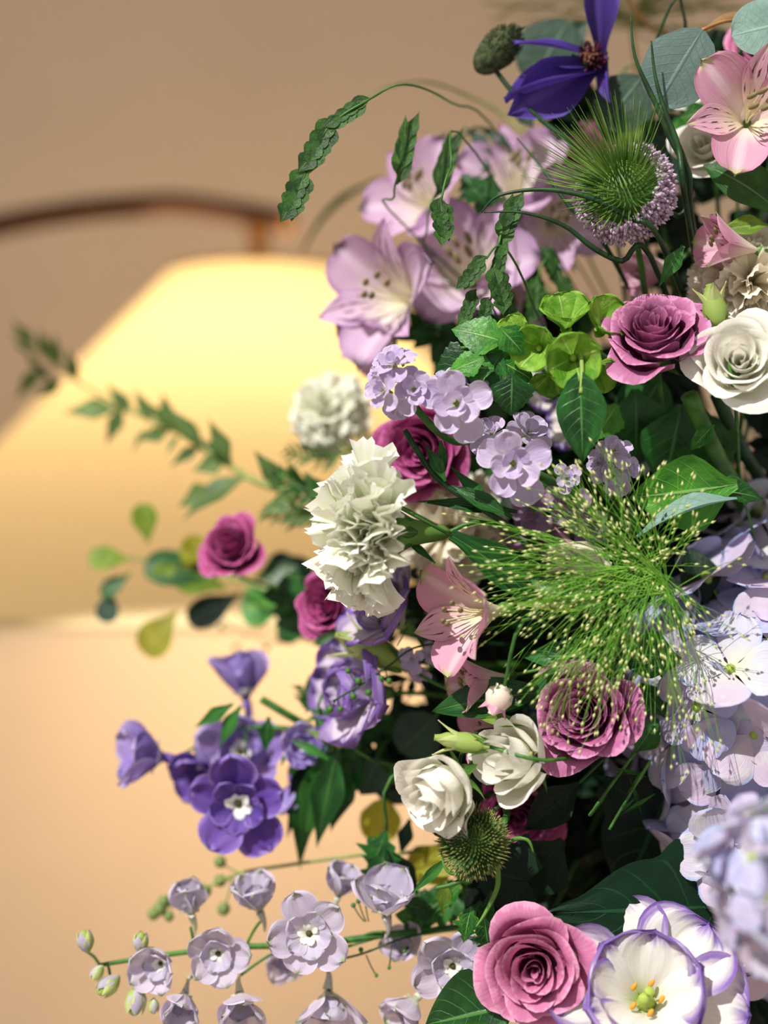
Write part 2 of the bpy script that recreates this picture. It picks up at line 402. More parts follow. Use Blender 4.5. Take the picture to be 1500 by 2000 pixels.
# ------------------------------------------------------------------ flowers
def rose(px, py, r, d, n, mat, label, cat='rose', name='rose', N=24, var=0, openness=1., tall=1., roll=0, group=None, stem=True, guard=3):
    loc = P(px, py, d); R = S(r, d); root = thing(name, label, cat, loc, group)
    Mh = frame(loc - n*R*.55, n, roll) @ Mx.Scale(R, 4)
    part('calyx', lathe([(.05, -.35), (.14, -.28), (.22, -.12), (.24, .02), (.05, .1)], 'sepal', 12, 'rosecalyx'), root, Mh)
    for k in range(5):
        put('sepal', petal('sepal', .75, .13, .2, .7, 'acute', 0, .9, .2, nu=4, nv=8), root, Mh, k*1.257, -.4, 1, -.05, .12)
    for k in range(N):
        t = k/(N-1)
        r0 = round(.05+.62*t**.9, 3); H = round(tall*(1.02+.1*math.sin(t*2.4)-.22*t*t), 3)
        dphi = round(1.9-.95*t, 2); opn = round(openness*(.02+.16*t**1.5), 3); curl = round(openness*(.03+.17*t**1.4), 3)
        me = wrap(mat, r0, H, dphi, opn, curl, sp=round(.02+.05*t, 3), wav=round(.02+.04*t, 3), seed=var*50+k)
        put('petal', me, root, Mh, k*2.399+var, random.uniform(-.04, .04))
    for k in range(guard):
        me = wrap(mat, .70, tall*.84, 1.0, .22*openness, .27*openness, .04, .06, seed=var*9+k)
        put('petal', me, root, Mh, k*6.283/guard+var*1.3+.5, -.12)
    if stem: stem_to_hub(root, loc-n*R*.8, -n)
    return root
def carnation(px, py, r, d, n, mat, label, name='carnation', var=0, flat=1.0):
    loc = P(px, py, d); R = S(r, d); root = thing(name, label, 'carnation', loc)
    Mh = frame(loc-n*R*.45, n, var) @ Mx.Scale(R, 4)
    part('calyx', lathe([(.04, -.62), (.09, -.52), (.13, -.3), (.17, -.1), (.24, .08), (.05, .12)], 'sepal', 12, 'carncalyx'), root, Mh)
    for k in range(5): put('sepal', petal('sepal', .6, .09, .2, .8, 'acute', 0, -.5, .5, nu=4, nv=6), root, Mh, k*1.257, 1.25, 1, -.2, .14)
    N = 44
    for k in range(N):
        t = k/(N-1); s = k % 5
        me = fan(mat, .72, .10+.012*s, 5+s, .55, seed=s+var*5)
        tilt = 1.5-1.45*t**.9*flat + random.uniform(-.2, .2)
        put('petal', me, root, Mh, k*2.399, tilt, random.uniform(.92, 1.1), .02, .02+.05*t, random.uniform(-.25, .25))
    stem_to_hub(root, loc-n*R*1.0, -n, .0016)
    return root
def alstro(root, loc, R, n, roll, outer='alp', inner='als', openn=1., name='flower', only=None, bract=None):
    """one alstroemeria bloom as a part (its throat) with petals as sub-parts"""
    Mh = frame(loc-n*R*.75, n, roll) @ Mx.Scale(R, 4)
    fl = part(name, lathe([(.05, -.25), (.11, -.16), (.13, -.02), (.06, .1)], 'sepal', 10, 'alsovary'), root, Mh)
    for k in range(3):
        me = petal(outer, 1.35, .46, .68, .16, 'round', .25, -.95*openn, .42, .015, 2, notch=-.05, nu=10, nv=12, seed=k)
        put('petal', me, fl, Mh, k*2.094, 1.02, 1.05, 0, .04, random.uniform(-.1, .1))
    for k in range(3):
        me = petal(inner, 1.38, .27, .66, .12, 'point', .2, -.85*openn, .25, .01, 2, nu=8, nv=12, seed=k+4)
        put('petal', me, fl, Mh, k*2.094+1.047, 1.08, 1.05, .02, .03)
    for k in range(5):
        a = k*1.2; e = V((.16*math.cos(a)+.14, .16*math.sin(a), 1.0+.05*k))
        part('stamen', tube([V((0, 0, .05)), V((.06*math.cos(a), .06*math.sin(a), .6)), e], [.015, .012, .010], 'fil', 5, 3, key=('st', k)), fl, Mh)
        part('anther', blob('anth', .045, .10, 8, 6), fl, Mh @ Mx.Translation(e) @ Mx.Rotation(.9, 4, 'Y') @ Mx.Rotation(a, 4, 'Z'))
    return fl, Mh.translation
def alstroemeria(px, py, r, d, n, label, roll=0, pal='p', openn=1., group=None, more=()):
    loc = P(px, py, d); root = thing('alstroemeria', label, 'alstroemeria', loc, group)
    o, i = ('alp', 'als') if pal == 'p' else ('all_', 'alls')
    for (qx, qy, qr, qd, qn, qroll) in ((px, py, r, d, n, roll),)+tuple(more):
        l2 = P(qx, qy, qd); R = S(qr, qd)
        fl, bp = alstro(root, l2, R, qn, qroll, o, i, openn)
        if l2 == loc: b0 = bp
    stem_to_hub(root, b0-n*S(r, d)*.1, -n, .0013)
    for (qx, qy, qr, qd, qn, qroll) in more:
        b = P(qx, qy, qd)-qn*S(qr, qd)*.85; q = b0-n*.05; L0 = loc
        part('pedicel', tube([b-L0, b-qn*.02-L0, q-L0], .0011, 'stem', 6, 4), root, Mx.Translation(L0))
    return root
def stock_floret(root, loc, R, n, roll, mat='stock', N=11, var=0):
    Mh = frame(loc, n, roll) @ Mx.Scale(R, 4)
    fl = part('floret', lathe([(.04, -.5), (.1, -.4), (.12, -.1), (.10, .06), (.02, .12)], 'eye', 8, 'stfl'), root, Mh)
    for k in range(N):
        t = k/(N-1); s = (k+var) % 4
        me = petal(mat, 1, .42, .66, .10, 'round', .15, -.35, .25, .035, 1.6, notch=.06, nu=10, nv=9, seed=s)
        put('petal', me, fl, Mh, k*2.399+var, 1.25-1.25*t, (.5+.5*t)*random.uniform(.92, 1.08), .05*(1-t), .03, random.uniform(-.2, .2))
    for k in range(4): put('pistil', petal('eye', .3, .05, .5, .5, 'acute', 0, .2, .2, nu=2, nv=4), fl, Mh, k*1.57, 1.1)
    return fl
def stock(label, florets, stempts, mat='stock', buds=()):
    loc = P(*florets[0][:2], florets[0][3]); root = thing('stock', label, 'stock', loc)
    for i, (x, y, r, d, n) in enumerate(florets): stock_floret(root, P(x, y, d), S(r, d), n, i*1.7, mat, var=i)
    pts = [P(*q)-loc for q in stempts]
    part('stem', tube(pts, .0026, 'stem', 8, 5), root, Mx.Translation(loc))
    return root
def bud_mesh(mat): return blob(mat, .5, 1)
def delph_floret(root, loc, R, n, roll, mat='delp', cup=0., eye='bee', N=5):
    Mh = frame(loc, n, roll) @ Mx.Scale(R, 4)
    fl = part('floret', tube([V((0, 0, 0)), V((-.05, 0, -.3)), V((.05, 0, -.6))], [.12, .06, .02], mat, 8, 3, key=('spur', mat)), root, Mh)
    for k in range(N):
        me = petal(mat, 1.08, .50, .62, .12, 'round', .1, -.1+cup*.6, .25, .055, 2.2, rag=.03, nu=12, nv=10, seed=k+int(R*3e4) % 3)
        put('sepal', me, fl, Mh, k*6.283/N+(k % 2)*.1, .22+cup+(.14 if k % 2 else 0)+random.uniform(-.12, .12), random.uniform(.88, 1.08), 0, .03, random.uniform(-.15, .15))
    for k in range(N):
        me = petal(mat, .66, .32, .62, .14, 'round', .1, .0+cup*.5, .3, .06, 2.2, rag=.04, nu=10, nv=8, seed=k+7)
        put('petal', me, fl, Mh, k*6.283/N+.6, .45+cup*.7, 1, .03, .02)
    for k in range(6): put('bee_petal', petal('bee', .36, .12, .6, .3, 'round', .2, -.7, .3, .05, 1, nu=5, nv=6, seed=k), fl, Mh, k*1.047+.4, random.uniform(.55, 1.1), random.uniform(.8, 1.1), .05, .02)
    part('eye', blob('dkeye', .09, .1, 7, 5), fl, Mh @ Mx.Translation((0, 0, .1)))
    return fl
def delph_bud(root, loc, R, ax, mat='delp'):
    Mh = frame(loc, ax) @ Mx.Scale(R, 4)
    fl = part('bud', blob('bud', .34, .6, 10, 8), root, Mh)
    for k in range(5): put('sepal', petal('delp' if k % 2 else 'bud', 1.42, .40, .5, .3, 'point', .1, 1.75, .45, nu=6, nv=9, seed=k), fl, Mh, k*1.257, .25, 1, -.66, 0)
    return fl
def limb(root, pts, r, mat='stem', name='stem', n=6):
    L0 = MW[root.name].translation
    return part(name, tube([P(*q)-L0 for q in pts], r, mat, n, 5), root, Mx.Translation(L0))
def lisianthus(px, py, r, d, n, label, mat='lis', roll=0, cup=.55, N=6, ruf=.05, name='lisianthus', stem=True, sy=1):
    loc = P(px, py, d); R = S(r, d); root = thing(name, label, 'lisianthus', loc)
    Mh = frame(loc-n*R*.45, n, roll) @ Mx.Scale(R, 4)
    part('calyx', lathe([(.06, -.3), (.14, -.15), (.16, .0), (.04, .05)], 'sepal', 10, 'liscal'), root, Mh)
    for k in range(N*2):
        inn = k >= N
        me = petal(mat, 1.28, .70, .66, .16, 'round', .40, -.85 if not inn else -.45, .32, ruf, 2.6, rag=.02, nu=20, nv=14, seed=k % 4+(9 if inn else 0))
        put('petal', me, root, Mh, k*6.283/N+(.5 if inn else 0)+random.uniform(-.1, .1), cup+(.38 if inn else 0)+random.uniform(-.08, .08), .82 if inn else 1, .03, .05, random.uniform(-.08, .08))
    part('ovary', lathe([(.1, 0), (.13, .15), (.10, .32), (.04, .42), (.03, .52), (.05, .55), (.04, .58)], 'eye', 10, 'lisov'), root, Mh)
    for k in range(2): part('stigma', blob('eye', .07, .04, 8, 6), root, Mh @ Mx.Translation((.06*(-1)**k, 0, .58)) @ Mx.Rotation(.5*(-1)**k, 4, 'Y'))
    for k in range(5):
        a = k*1.257+.3; e = V((.19*math.cos(a), .19*math.sin(a), .42+.04*(k % 2)))
        part('stamen', tube([V((.05*math.cos(a), .05*math.sin(a), .05)), e*.6, e], .014, 'fil', 5, 3, key=('ls', k)), root, Mh)
        part('anther', blob('gold', .032, .06, 8, 6), root, Mh @ Mx.Translation(e) @ Mx.Rotation(1.1, 4, 'Y'))
    if stem: stem_to_hub(root, loc-n*R*.75, -n)
    return root
def closed_bud(px0, py0, px1, py1, wd, d, label, mat='bud', d1=None):
    a = P(px0, py0, d); b = P(px1, py1, d1 or d); ax = (b-a); L = ax.length; W = S(wd, d)/2
    root = thing('flower_bud', label, 'bud', a)
    Mh = frame(a, ax) @ Mx.Diagonal((W, W, L, 1))
    part('core', lathe([(.2, 0), (.8, .2), (.9, .45), (.6, .8), (.25, .95), (.28, 1.0), (.05, .98)], mat, 12), root, Mh)
    Mp = frame(a, ax) @ Mx.Scale(L, 4)
    for k in range(4):
        me = petal(mat, 1.02, .24*min(1.6, W/L*3), .45, .3, 'point', .35, -.62, .55, .01, 2, nu=8, nv=10, seed=k)
        put('petal', me, root, Mp, k*1.571, 1.36, 1, 0, W/L*.55)
    for k in range(4):
        put('sepal', petal('sepal', .5, .05, .2, .8, 'acute', .3, -.8, .2, nu=2, nv=7), root, Mp, k*1.571+.7, 1.2, 1, 0, W/L*.6)
    stem_to_hub(root, a, -ax, .0013)
    return root
# --- leaves
LK = dict(
 mint=dict(L=1, W=.42, vc=.36, base=.2, tip='point', bend=-.5, cup=-.12, fold=.14, serr=.16, ns=8, nu=8, nv=24),
 ovate=dict(L=1, W=.34, vc=.40, base=.12, tip='point', bend=-.5, cup=.1, fold=.2, ruf=.012, rf=2, nu=8, nv=14),
 heart=dict(L=1, W=.46, vc=.34, base=.45, tip='point', bend=-.35, cup=-.1, fold=.16, ruf=.02, rf=2, cord=.28, nu=10, nv=16),
 lance=dict(L=1, W=.13, vc=.42, base=.2, tip='acute', bend=-.5, cup=.1, fold=.3, ruf=.006, rf=1, nu=4, nv=14),
 strap=dict(L=1, W=.15, vc=.5, base=.3, tip='point', bend=-.6, cup=.3, fold=.05, ruf=.01, rf=1, nu=6, nv=16),
 round=dict(L=1, W=.50, vc=.42, base=.42, tip='round', bend=-.2, cup=-.05, fold=.06, ruf=.01, rf=1, nu=10, nv=14),
 spoon=dict(L=1, W=.22, vc=.62, base=.12, tip='round', bend=-.35, cup=.1, fold=.12, nu=6, nv=12),
 ivy=dict(L=1, W=.40, vc=.28, base=.4, tip='acute', bend=-.25, cup=-.1, fold=.12, ruf=.02, rf=2, lobes=.25, cord=.2, nu=10, nv=26),
 jag=dict(L=1, W=.26, vc=.45, base=.1, tip='acute', bend=-.4, cup=0, fold=.15, serr=.7, ns=5, nu=6, nv=26),
)
def leaf_m(a, b, roll=0, face=None):
    """frame running from a to b, its upper face turned to the viewer"""
    x = (b-a); L = x.length; x = x.normalized(); f = face or V((0, -1, .25))
    z = (f-x*f.dot(x)).normalized(); y = z.cross(x)
    return Mx.Translation(a) @ Mx((x, y, z)).transposed().to_4x4() @ Mx.Rotation(roll, 4, 'X') @ Mx.Scale(L, 4)
def leaf_on(root, kind, mat, x0, y0, x1, y1, d0, d1=None, roll=0, wf=1, name='leaf', seed=0, label=None, sub=None):
    m = leaf_m(P(x0, y0, d0), P(x1, y1, d1 or d0), roll)
    k = dict(LK[kind]); k['seed'] = seed
    return part(name, petal(mat, **k), root, m @ Mx.Diagonal((1, wf, 1, 1)), label)
def leaf_stem(label, leaves, stempts=None, mat='mint', smat='stem', r=.0012, name='leafy_branch', cat='foliage', group=None, hub=True):
    x0, y0, x1, y1, d = leaves[0][1:6]
    root = thing(name, label, cat, P(x0, y0, d), group)
    for i, l in enumerate(leaves):
        kind, a, b, c, e, d0 = l[:6]; o = l[6] if len(l) > 6 else {}
        leaf_on(root, kind, o.get('mat', mat), a, b, c, e, d0, o.get('d1'), o.get('roll', 0), o.get('wf', 1), seed=i % 3)
    if stempts: limb(root, stempts, r, smat)
    elif hub: stem_to_hub(root, P(x0, y0, d), P(x0, y0, d)-P(x1, y1, d), r, smat)
    return root

# ================================================================== SETTING
def box(x0, x1, y0, y1, z0, z1, mat):
    vs = [(x, y, z) for x in (x0, x1) for y in (y0, y1) for z in (z0, z1)]
    return mesh(vs, [(0, 1, 3, 2), (4, 6, 7, 5), (0, 4, 5, 1), (2, 3, 7, 6), (0, 2, 6, 4), (1, 5, 7, 3)], mat, smooth=False)
def wall_mat():
    m, nt, b = newmat('warm plaster'); n = noise(nt, 1.6, 5); n2 = noise(nt, 60, 4)
    col = mixc(nt, n.ss(.3, .7), lin('#dac9b6'), lin('#e2d1be'))
    finish(nt, b, col, .8, 0, n2, .15, .002); return m
WM = wall_mat()
FM = plain('stone floor', '#8d7a66', '#a08c76', .4, sc=4)
CM = plain('white ceiling', '#d9d2c6', '#ddd6ca', .8)
WY = 2.66
struct('wall_back', box(-3.2, 3.2, WY, WY+.12, 0, 2.8, WM))
struct('floor', box(-3.2, 3.2, -1.5, WY, -.1, 0, FM))
struct('ceiling', box(-3.2, 3.2, .36, WY+.12, 2.8, 2.95, CM))  # unseen; front edge set so sun reaches the flowers, not the wall
struct('baseboard_back', box(-3.2, 3.2, WY-.018, WY, 0, .11, CM))

# ================================================================== LAMP
LD = 2.05
m, nt, b = newmat('linen shade'); x, y, _ = uv(nt)
n1 = noise(nt, 40, 4); wv = ((x*900).sin()*.5+.5)*((y*420).sin()*.5+.5)
col = mixc(nt, wv*.3, lin('#f0dcae'), lin('#e0c792'))
finish(nt, b, col, .8, .22, None, tcol=lin('#efd8a2')); SHM = m
m, nt, b = newmat('brushed copper'); n1 = noise(nt, 9, 4)
finish(nt, b, mixc(nt, n1.ss(.3, .7), lin('#4a2f20'), lin('#5e3d2a')), .6, 0, n1, .1); b.inputs['Metallic'].default_value = .35; COP = m
m, nt, b = newmat('brass'); finish(nt, b, lin('#a06c30'), .35, 0); b.inputs['Metallic'].default_value = .6; BRS = m
lc = P(505, 1165, LD); root = thing('lampshade_lamp', 'lit linen cone lampshade hanging under a curved copper arm', 'lamp', lc)
Rb, Rt = S(775, LD), S(168, LD); hz = S(1165-535, LD)
vs = []; fs = []; uvs = []; NS = 96; NV = 14
for j in range(NV+1):
    v = j/NV; rr = Rb+(Rt-Rb)*v
    for k in range(NS+1):
        a = 2*PI*k/NS; q = rr*(1+.002*math.cos(24*a)); vs.append((q*math.cos(a), q*math.sin(a), hz*v)); uvs.append((k/NS, v))
for j in range(NV):
    for k in range(NS): a = j*(NS+1)+k; fs.append((a, a+1, a+NS+2, a+NS+1))
part('shade', mesh(vs, fs, SHM, uvs), root, Mx.Translation(lc))
def ringm(R, z, r, mat):
    pts = [V((R*math.cos(2*PI*k/48), R*math.sin(2*PI*k/48), z)) for k in range(49)]
    return tube(pts, r, mat, 6, 1, cap=False)
part('rim', ringm(Rb, 0, .005, SHM), root, Mx.Translation(lc)); part('rim', ringm(Rt, hz, .004, BRS), root, Mx.Translation(lc))
for k in range(3):
    a = 2.094*k+.4
    part('spider_arm', tube([V((0, 0, hz-.005)), V((Rt*math.cos(a), Rt*math.sin(a), hz))], .003, BRS), root, Mx.Translation(lc))
part('socket', lathe([(.006, hz-.12), (.022, hz-.11), (.022, hz-.06), (.008, hz-.05), (.008, hz+.02)], BRS, 16), root, Mx.Translation(lc))
part('finial', lathe([(.008, hz), (.02, hz+.003), (.02, hz+.02), (.012, hz+.026), (.014, hz+.055), (.019, hz+.065), (.012, hz+.08)], BRS, 16), root, Mx.Translation(lc))
bm_, nt, b = newmat('lit bulb'); b.inputs['Emission Color'].default_value = (1, .72, .38, 1); b.inputs['Emission Strength'].default_value = 6
part('bulb', blob(bm_, .028, .038, 16, 12), root, Mx.Translation(lc+V((0, 0, hz-.16))))
l = bpy.data.lights.new('bulb_light', 'POINT'); l.energy = 19; l.color = (1, .82, .59); l.shadow_soft_size = .05
lo = bpy.data.objects.new('bulb_light', l); C.objects.link(lo); lo.parent = root; lo.location = (0.0, -.03, hz-.255)
ap = [(-420, 720, WY-.02), (-400, 600, 2.45), (-250, 520, 2.12), (-100, 465, LD), (100, 420, LD), (300, 400, LD), (420, 408, LD), (560, 432, LD)]
root2 = thing('lamp_arm', 'curved copper brown tube arm above the lit shade', 'lamp arm', P(-420, 720, WY-.02))
L0 = MW[root2.name].translation
part('tube', tube([P(*q)-L0 for q in ap], S(23, LD), COP, 16, 8), root2, Mx.Translation(L0))
part('end_cap', blob(BRS, S(24, LD), S(16, LD), 16, 10), root2, Mx.Translation(P(560, 432, LD)) @ Mx.Rotation(PI/2, 4, 'Y'))
part('mount_plate', lathe([(.06, 0), (.06, .015), (.05, .02)], BRS, 24), root2, frame(V((L0.x, WY, L0.z)), V((0, -1, 0))))

# ================================================================== STAND
m_st = plain('grey stone', '#8f887c', '#a49c8e', .8, sc=12)
hx, hy = HUB.x+.10, HUB.y+.06
root = thing('pedestal', 'stone column pedestal carrying the flower bowl', 'pedestal', V((hx, hy, 0)))
part('base', box(-.19, .19, -.19, .19, 0, .08, m_st), root, Mx.Translation((hx, hy, 0)))
part('shaft', lathe([(.15, .08), (.13, .12), (.115, .4), (.115, .68), (.14, .74)], m_st, 28), root, Mx.Translation((hx, hy, 0)))
part('cap', box(-.17, .17, -.17, .17, .74, .80, m_st), root, Mx.Translation((hx, hy, 0)))
bowl = part('bowl', lathe([(.07, .80), (.08, .82), (.05, .86), (.12, .92), (.16, 1.02), (.17, 1.06), (.15, 1.06), (.10, 1.0), (.02, .99)], plain('dark glaze', '#1c1f1c', '#2a2e2a', .3), 28), None, Mx.Translation((hx, hy, 0)))
bowl['label'] = 'dark glazed bowl holding the floral foam on the pedestal'; bowl['category'] = 'bowl'
fr = []
R_ = random.Random(4)
mfoam = lathe([(.10, 1.0), (.13, 1.07), (.155, 1.16), (.16, 1.27), (.145, 1.36), (.09, 1.42), (.02, 1.44)], 'shade_moss', 20)
for v_ in mfoam.vertices:
    v_.co += V((R_.uniform(-.006, .006), R_.uniform(-.006, .006), R_.uniform(-.005, .005)))
foam = part('floral_foam', mfoam, None, Mx.Translation((hx, hy, 0)))  # added core, its near-black colour gives the gaps their shade
foam['label'] = 'moss covered floral foam the stems are pushed into, coloured near black to stand in for shade'; foam['category'] = 'floral foam'

# ================================================================== ROSES
rose(1278, 655, 98, .985, D(-.22, .62, .78), 'rose', 'large dusty mauve rose beside the white rose, right of the lime green bells', var=1, openness=1.05, roll=.4)
rose(1140, 1395, 100, .975, D(-.30, .18, .93), 'rose', 'mauve rose with dry brown centre under the fountain of fine grass', var=2, openness=.95, roll=1.1)
rose(1045, 1890, 104, .965, D(-.15, .05, .98), 'rosepink', 'pink rose at the bottom left of the open picotee lisianthus', var=3, roll=2.2, guard=4)
rose(825, 880, 84, 1.06, D(-.35, -.1, .9), 'roseplum', 'plum rose behind the lavender stock and above the white carnation', var=4, openness=1.0, roll=.2, guard=4)
rose(455, 1072, 62, 1.13, D(-.3, .45, .85), 'roseplum', 'small blurred plum rose farthest left, by the round lime leaves', var=5, tall=1.1, roll=.8)
rose(640, 1180, 66, 1.09, D(-.45, .1, .8), 'roseplum', 'plum rose half hidden under the big white carnation', var=6, openness=.8, roll=1.8)
rose(1010, 1585, 84, 1.06, D(-.1, -.3, .9), 'roseplum', 'shaded plum rose behind the lower spiky thistle', var=7, roll=.5)
rose(1478, 95, 55, 1.07, D(-.2, .2, .9), 'rosepink', 'pink rose behind the eucalyptus in the top right corner', var=8)
rose(1135, 300, 55, 1.14, D(-.3, .1, .8), 'roseplum', 'blurred crimson rose behind the teasel head', var=9)
rose(1447, 705, 92, .965, D(-.25, .22, .93), 'white', 'open white rose right of the mauve rose', var=10, openness=1.0, roll=2.0, N=18)
rose(868, 1538, 86, .965, D(-.62, -.38, .62), 'white', 'ruffled white lisianthus bloom, lower left one of the pair', 'lisianthus', 'white_lisianthus', N=14, var=11, tall=1.35, openness=.9, roll=.5)
rose(1012, 1486, 86, .975, D(-.62, .15, .66), 'white', 'half closed white lisianthus beside the mauve rose with brown centre', 'lisianthus', 'white_lisianthus', N=9, var=12, tall=1.45, openness=.55, roll=1.6)
rose(1375, 290, 58, 1.04, D(-.3, .2, .8), 'white', 'white lisianthus behind the grass blades near the striped pink alstroemeria', 'lisianthus', 'white_lisianthus', N=9, var=13, tall=1.2, openness=.9)
rose(1330, 190, 34, 1.08, D(.2, .5, .8), 'white', 'small white lisianthus peeping out under the large eucalyptus leaf', 'lisianthus', 'white_lisianthus', N=8, var=14, tall=1.1)
# brown dried stamens inside the mauve rose
# ================================================================== CARNATIONS
carnation(712, 1038, 166, .99, D(-.93, .02, .26), 'ivory', 'large frilly white carnation seen side on, nearest the lampshade', var=0, flat=.62)
carnation(872, 1035, 105, 1.08, D(-.35, -.1, .9), 'creamc', 'cream carnation behind the stem of the large white one', var=1)
carnation(628, 800, 76, 1.19, D(-.55, .3, .75), 'ivory', 'blurred white carnation against the glowing lampshade', var=2)
carnation(1462, 545, 112, 1.02, D(-.25, .2, .9), 'creamc', 'cream carnation above the open white rose', var=3)
# ================================================================== ALSTROEMERIA
alstroemeria(905, 1200, 125, .975, D(-.78, -.05, .5), 'pink alstroemeria with dark dashes facing left below the white carnation', roll=.35, openn=.9)
alstroemeria(930, 1330, 88, 1.0, D(-.88, -.1, .3), 'pink alstroemeria seen from the side under the dashed pink one', roll=1.3, openn=.4)
alstroemeria(965, 1425, 95, 1.02, D(-.8, .1, .45), 'pink alstroemeria half covered by the pair of white lisianthus', roll=.6, openn=.6)
alstroemeria(1466, 215, 125, .985, D(-.15, .05, .95), 'pale pink alstroemeria with maroon dashes at the right edge near the top', roll=.25, openn=1.1)
alstroemeria(1420, 478, 90, 1.0, D(-.92, .12, .2), 'pink alstroemeria trumpet lying sideways over the cream carnation', roll=.9, openn=.3)
alstroemeria(1268, 530, 74, 1.06, D(-.8, -.25, .3), 'shaded dusty pink alstroemeria below the teasel head', roll=.2, openn=.3)
alstroemeria(748, 575, 142, 1.10, D(-.62, .05, .72), 'lilac alstroemeria with wide petals closest to the lampshade', roll=.3, pal='l')
alstroemeria(820, 385, 120, 1.13, D(-.5, .3, .7), 'lilac pink alstroemeria, upper left one under the grass spikelets', roll=1.2, pal='l')
alstroemeria(915, 520, 140, 1.11, D(-.2, .25, .9), 'lilac alstroemeria in the middle of the blurred lilac group', roll=2.1, pal='l')
alstroemeria(1010, 345, 118, 1.13, D(-.1, .5, .8), 'lilac alstroemeria under the fuzzy dark pod stem', roll=.8, pal='l')
alstroemeria(1090, 430, 105, 1.12, D(.1, -.1, .9), 'lilac alstroemeria left of the teasel head', roll=1.7, pal='l')
alstroemeria(740, 660, 96, 1.13, D(-.5, -.6, .5), 'drooping lilac alstroemeria above the lavender stock', roll=.1, pal='l', openn=.6)
alstroemeria(985, 600, 100, 1.13, D(-.2, -.5, .8), 'lilac alstroemeria behind the hanging grass spikelets', roll=1.5, pal='l', openn=.8)
# pale pink bud in the grass
closed_bud(1190, 1105, 1070, 1075, 78, 1.02, 'pale pink alstroemeria bud behind the fine grass', 'alp')
closed_bud(985, 1340, 960, 1395, 62, .965, 'pink and green alstroemeria bud over the long green leaf', 'alp')
closed_bud(955, 1458, 848, 1440, 46, .965, 'pale green lisianthus bud above the pair of white blooms')
closed_bud(1405, 645, 1385, 555, 56, .98, 'green lisianthus bud standing behind the white rose')
closed_bud(790, 1300, 655, 1238, 62, 1.05, 'blurred pale green bud below the violet lisianthus')
# ================================================================== STOCK
stock('lavender stock spray left above the plum rose', [(770, 715, 52, .97, D(-.2, .7, .7)), (752, 765, 50, .965, D(-.6, .1, .8)), (808, 762, 50, .97, D(.1, .1, .95)), (790, 700, 34, .98, D(.2, .9, .3)), (745, 730, 36, .975, D(-.8, .4, .4)), (775, 795, 34, .98, D(-.2, -.6, .6))],
      [(770, 720, .985), (815, 800, .985), (880, 860, 1.0), (960, 875, 1.03), (1200, 1000, 1.15), (1380, 1180, 1.27)])
stock('lavender stock floret with pale green centre under the mint leaves', [(893, 790, 82, .965, D(-.1, .05, .98)), (920, 760, 50, .985, D(.3, .6, .7)), (868, 745, 36, .985, D(-.3, .8, .5))],
      [(893, 790, .98), (940, 830, .99), (1010, 880, 1.03), (1200, 1010, 1.15), (1390, 1190, 1.27)])
stock('lavender stock bloom in the middle above the fine grass', [(1003, 905, 84, .965, D(-.1, -.05, .98)), (1030, 850, 56, .99, D(.25, .5, .8)), (960, 850, 50, .99, D(-.3, .6, .7)), (1105, 935, 34, .99, D(.1, .1, .9))],
      [(1003, 905, .98), (1070, 935, .99), (1130, 975, 1.02), (1260, 1060, 1.12), (1400, 1200, 1.27)])
stock('small lavender stock head right of the pointed hanging leaf', [(1200, 885, 42, .985, D(0, .6, .8)), (1195, 930, 50, .99, D(0, -.1, .9)), (1225, 915, 34, .99, D(.6, .1, .8)), (1170, 905, 32, .99, D(-.6, .1, .8))],
      [(1200, 900, 1.0), (1210, 980, 1.02), (1290, 1090, 1.12), (1400, 1200, 1.27)])
stock('shaded mauve stock behind the top of the fine grass', [(1110, 985, 56, 1.03, D(-.2, .1, .9)), (1045, 1000, 52, 1.04, D(-.5, 0, .8)), (1150, 1025, 46, 1.04, D(.2, -.2, .9)), (1075, 1040, 48, 1.05, D(-.2, -.4, .8)), (1010, 1040, 40, 1.06, D(-.4, -.4, .8))],
      [(1110, 1000, 1.05), (1220, 1060, 1.12), (1400, 1210, 1.27)], mat='stockd')
stock('deep violet stock tucked under the pink alstroemeria', [(805, 1285, 32, 1.04, D(-.4, 0, .9)), (838, 1280, 28, 1.04, D(.2, .2, .9)), (820, 1310, 28, 1.05, D(-.2, -.5, .8))],
      [(815, 1290, 1.05), (1000, 1300, 1.12), (1390, 1290, 1.27)], mat='stock')
# ================================================================== LISIANTHUS
lisianthus(1262, 1948, 158, .955, D(-.12, .5, .85), 'large open lisianthus, white with violet rim, at the bottom edge', roll=.9, cup=.34, N=6, ruf=.055)
lisianthus(760, 1200, 100, 1.05, D(-.55, .45, .35), 'white and violet lisianthus under the big white carnation', 'lisv', roll=.4, cup=.75)
lisianthus(705, 1350, 108, 1.07, D(-.72, .1, .5), 'ruffled violet lisianthus left of the pink alstroemeria', 'lisv', roll=.9, cup=.7, ruf=.09)
lisianthus(1085, 765, 74, 1.10, D(-.2, .4, .8), 'blurred pale lisianthus behind the lavender stock', 'lis', roll=.2, cup=.8)
lisianthus(1135, 830, 66, 1.07, D(-.5, .2, .7), 'pale lisianthus with violet rim behind the pointed hanging leaf', 'lis', roll=1.1, cup=.8)
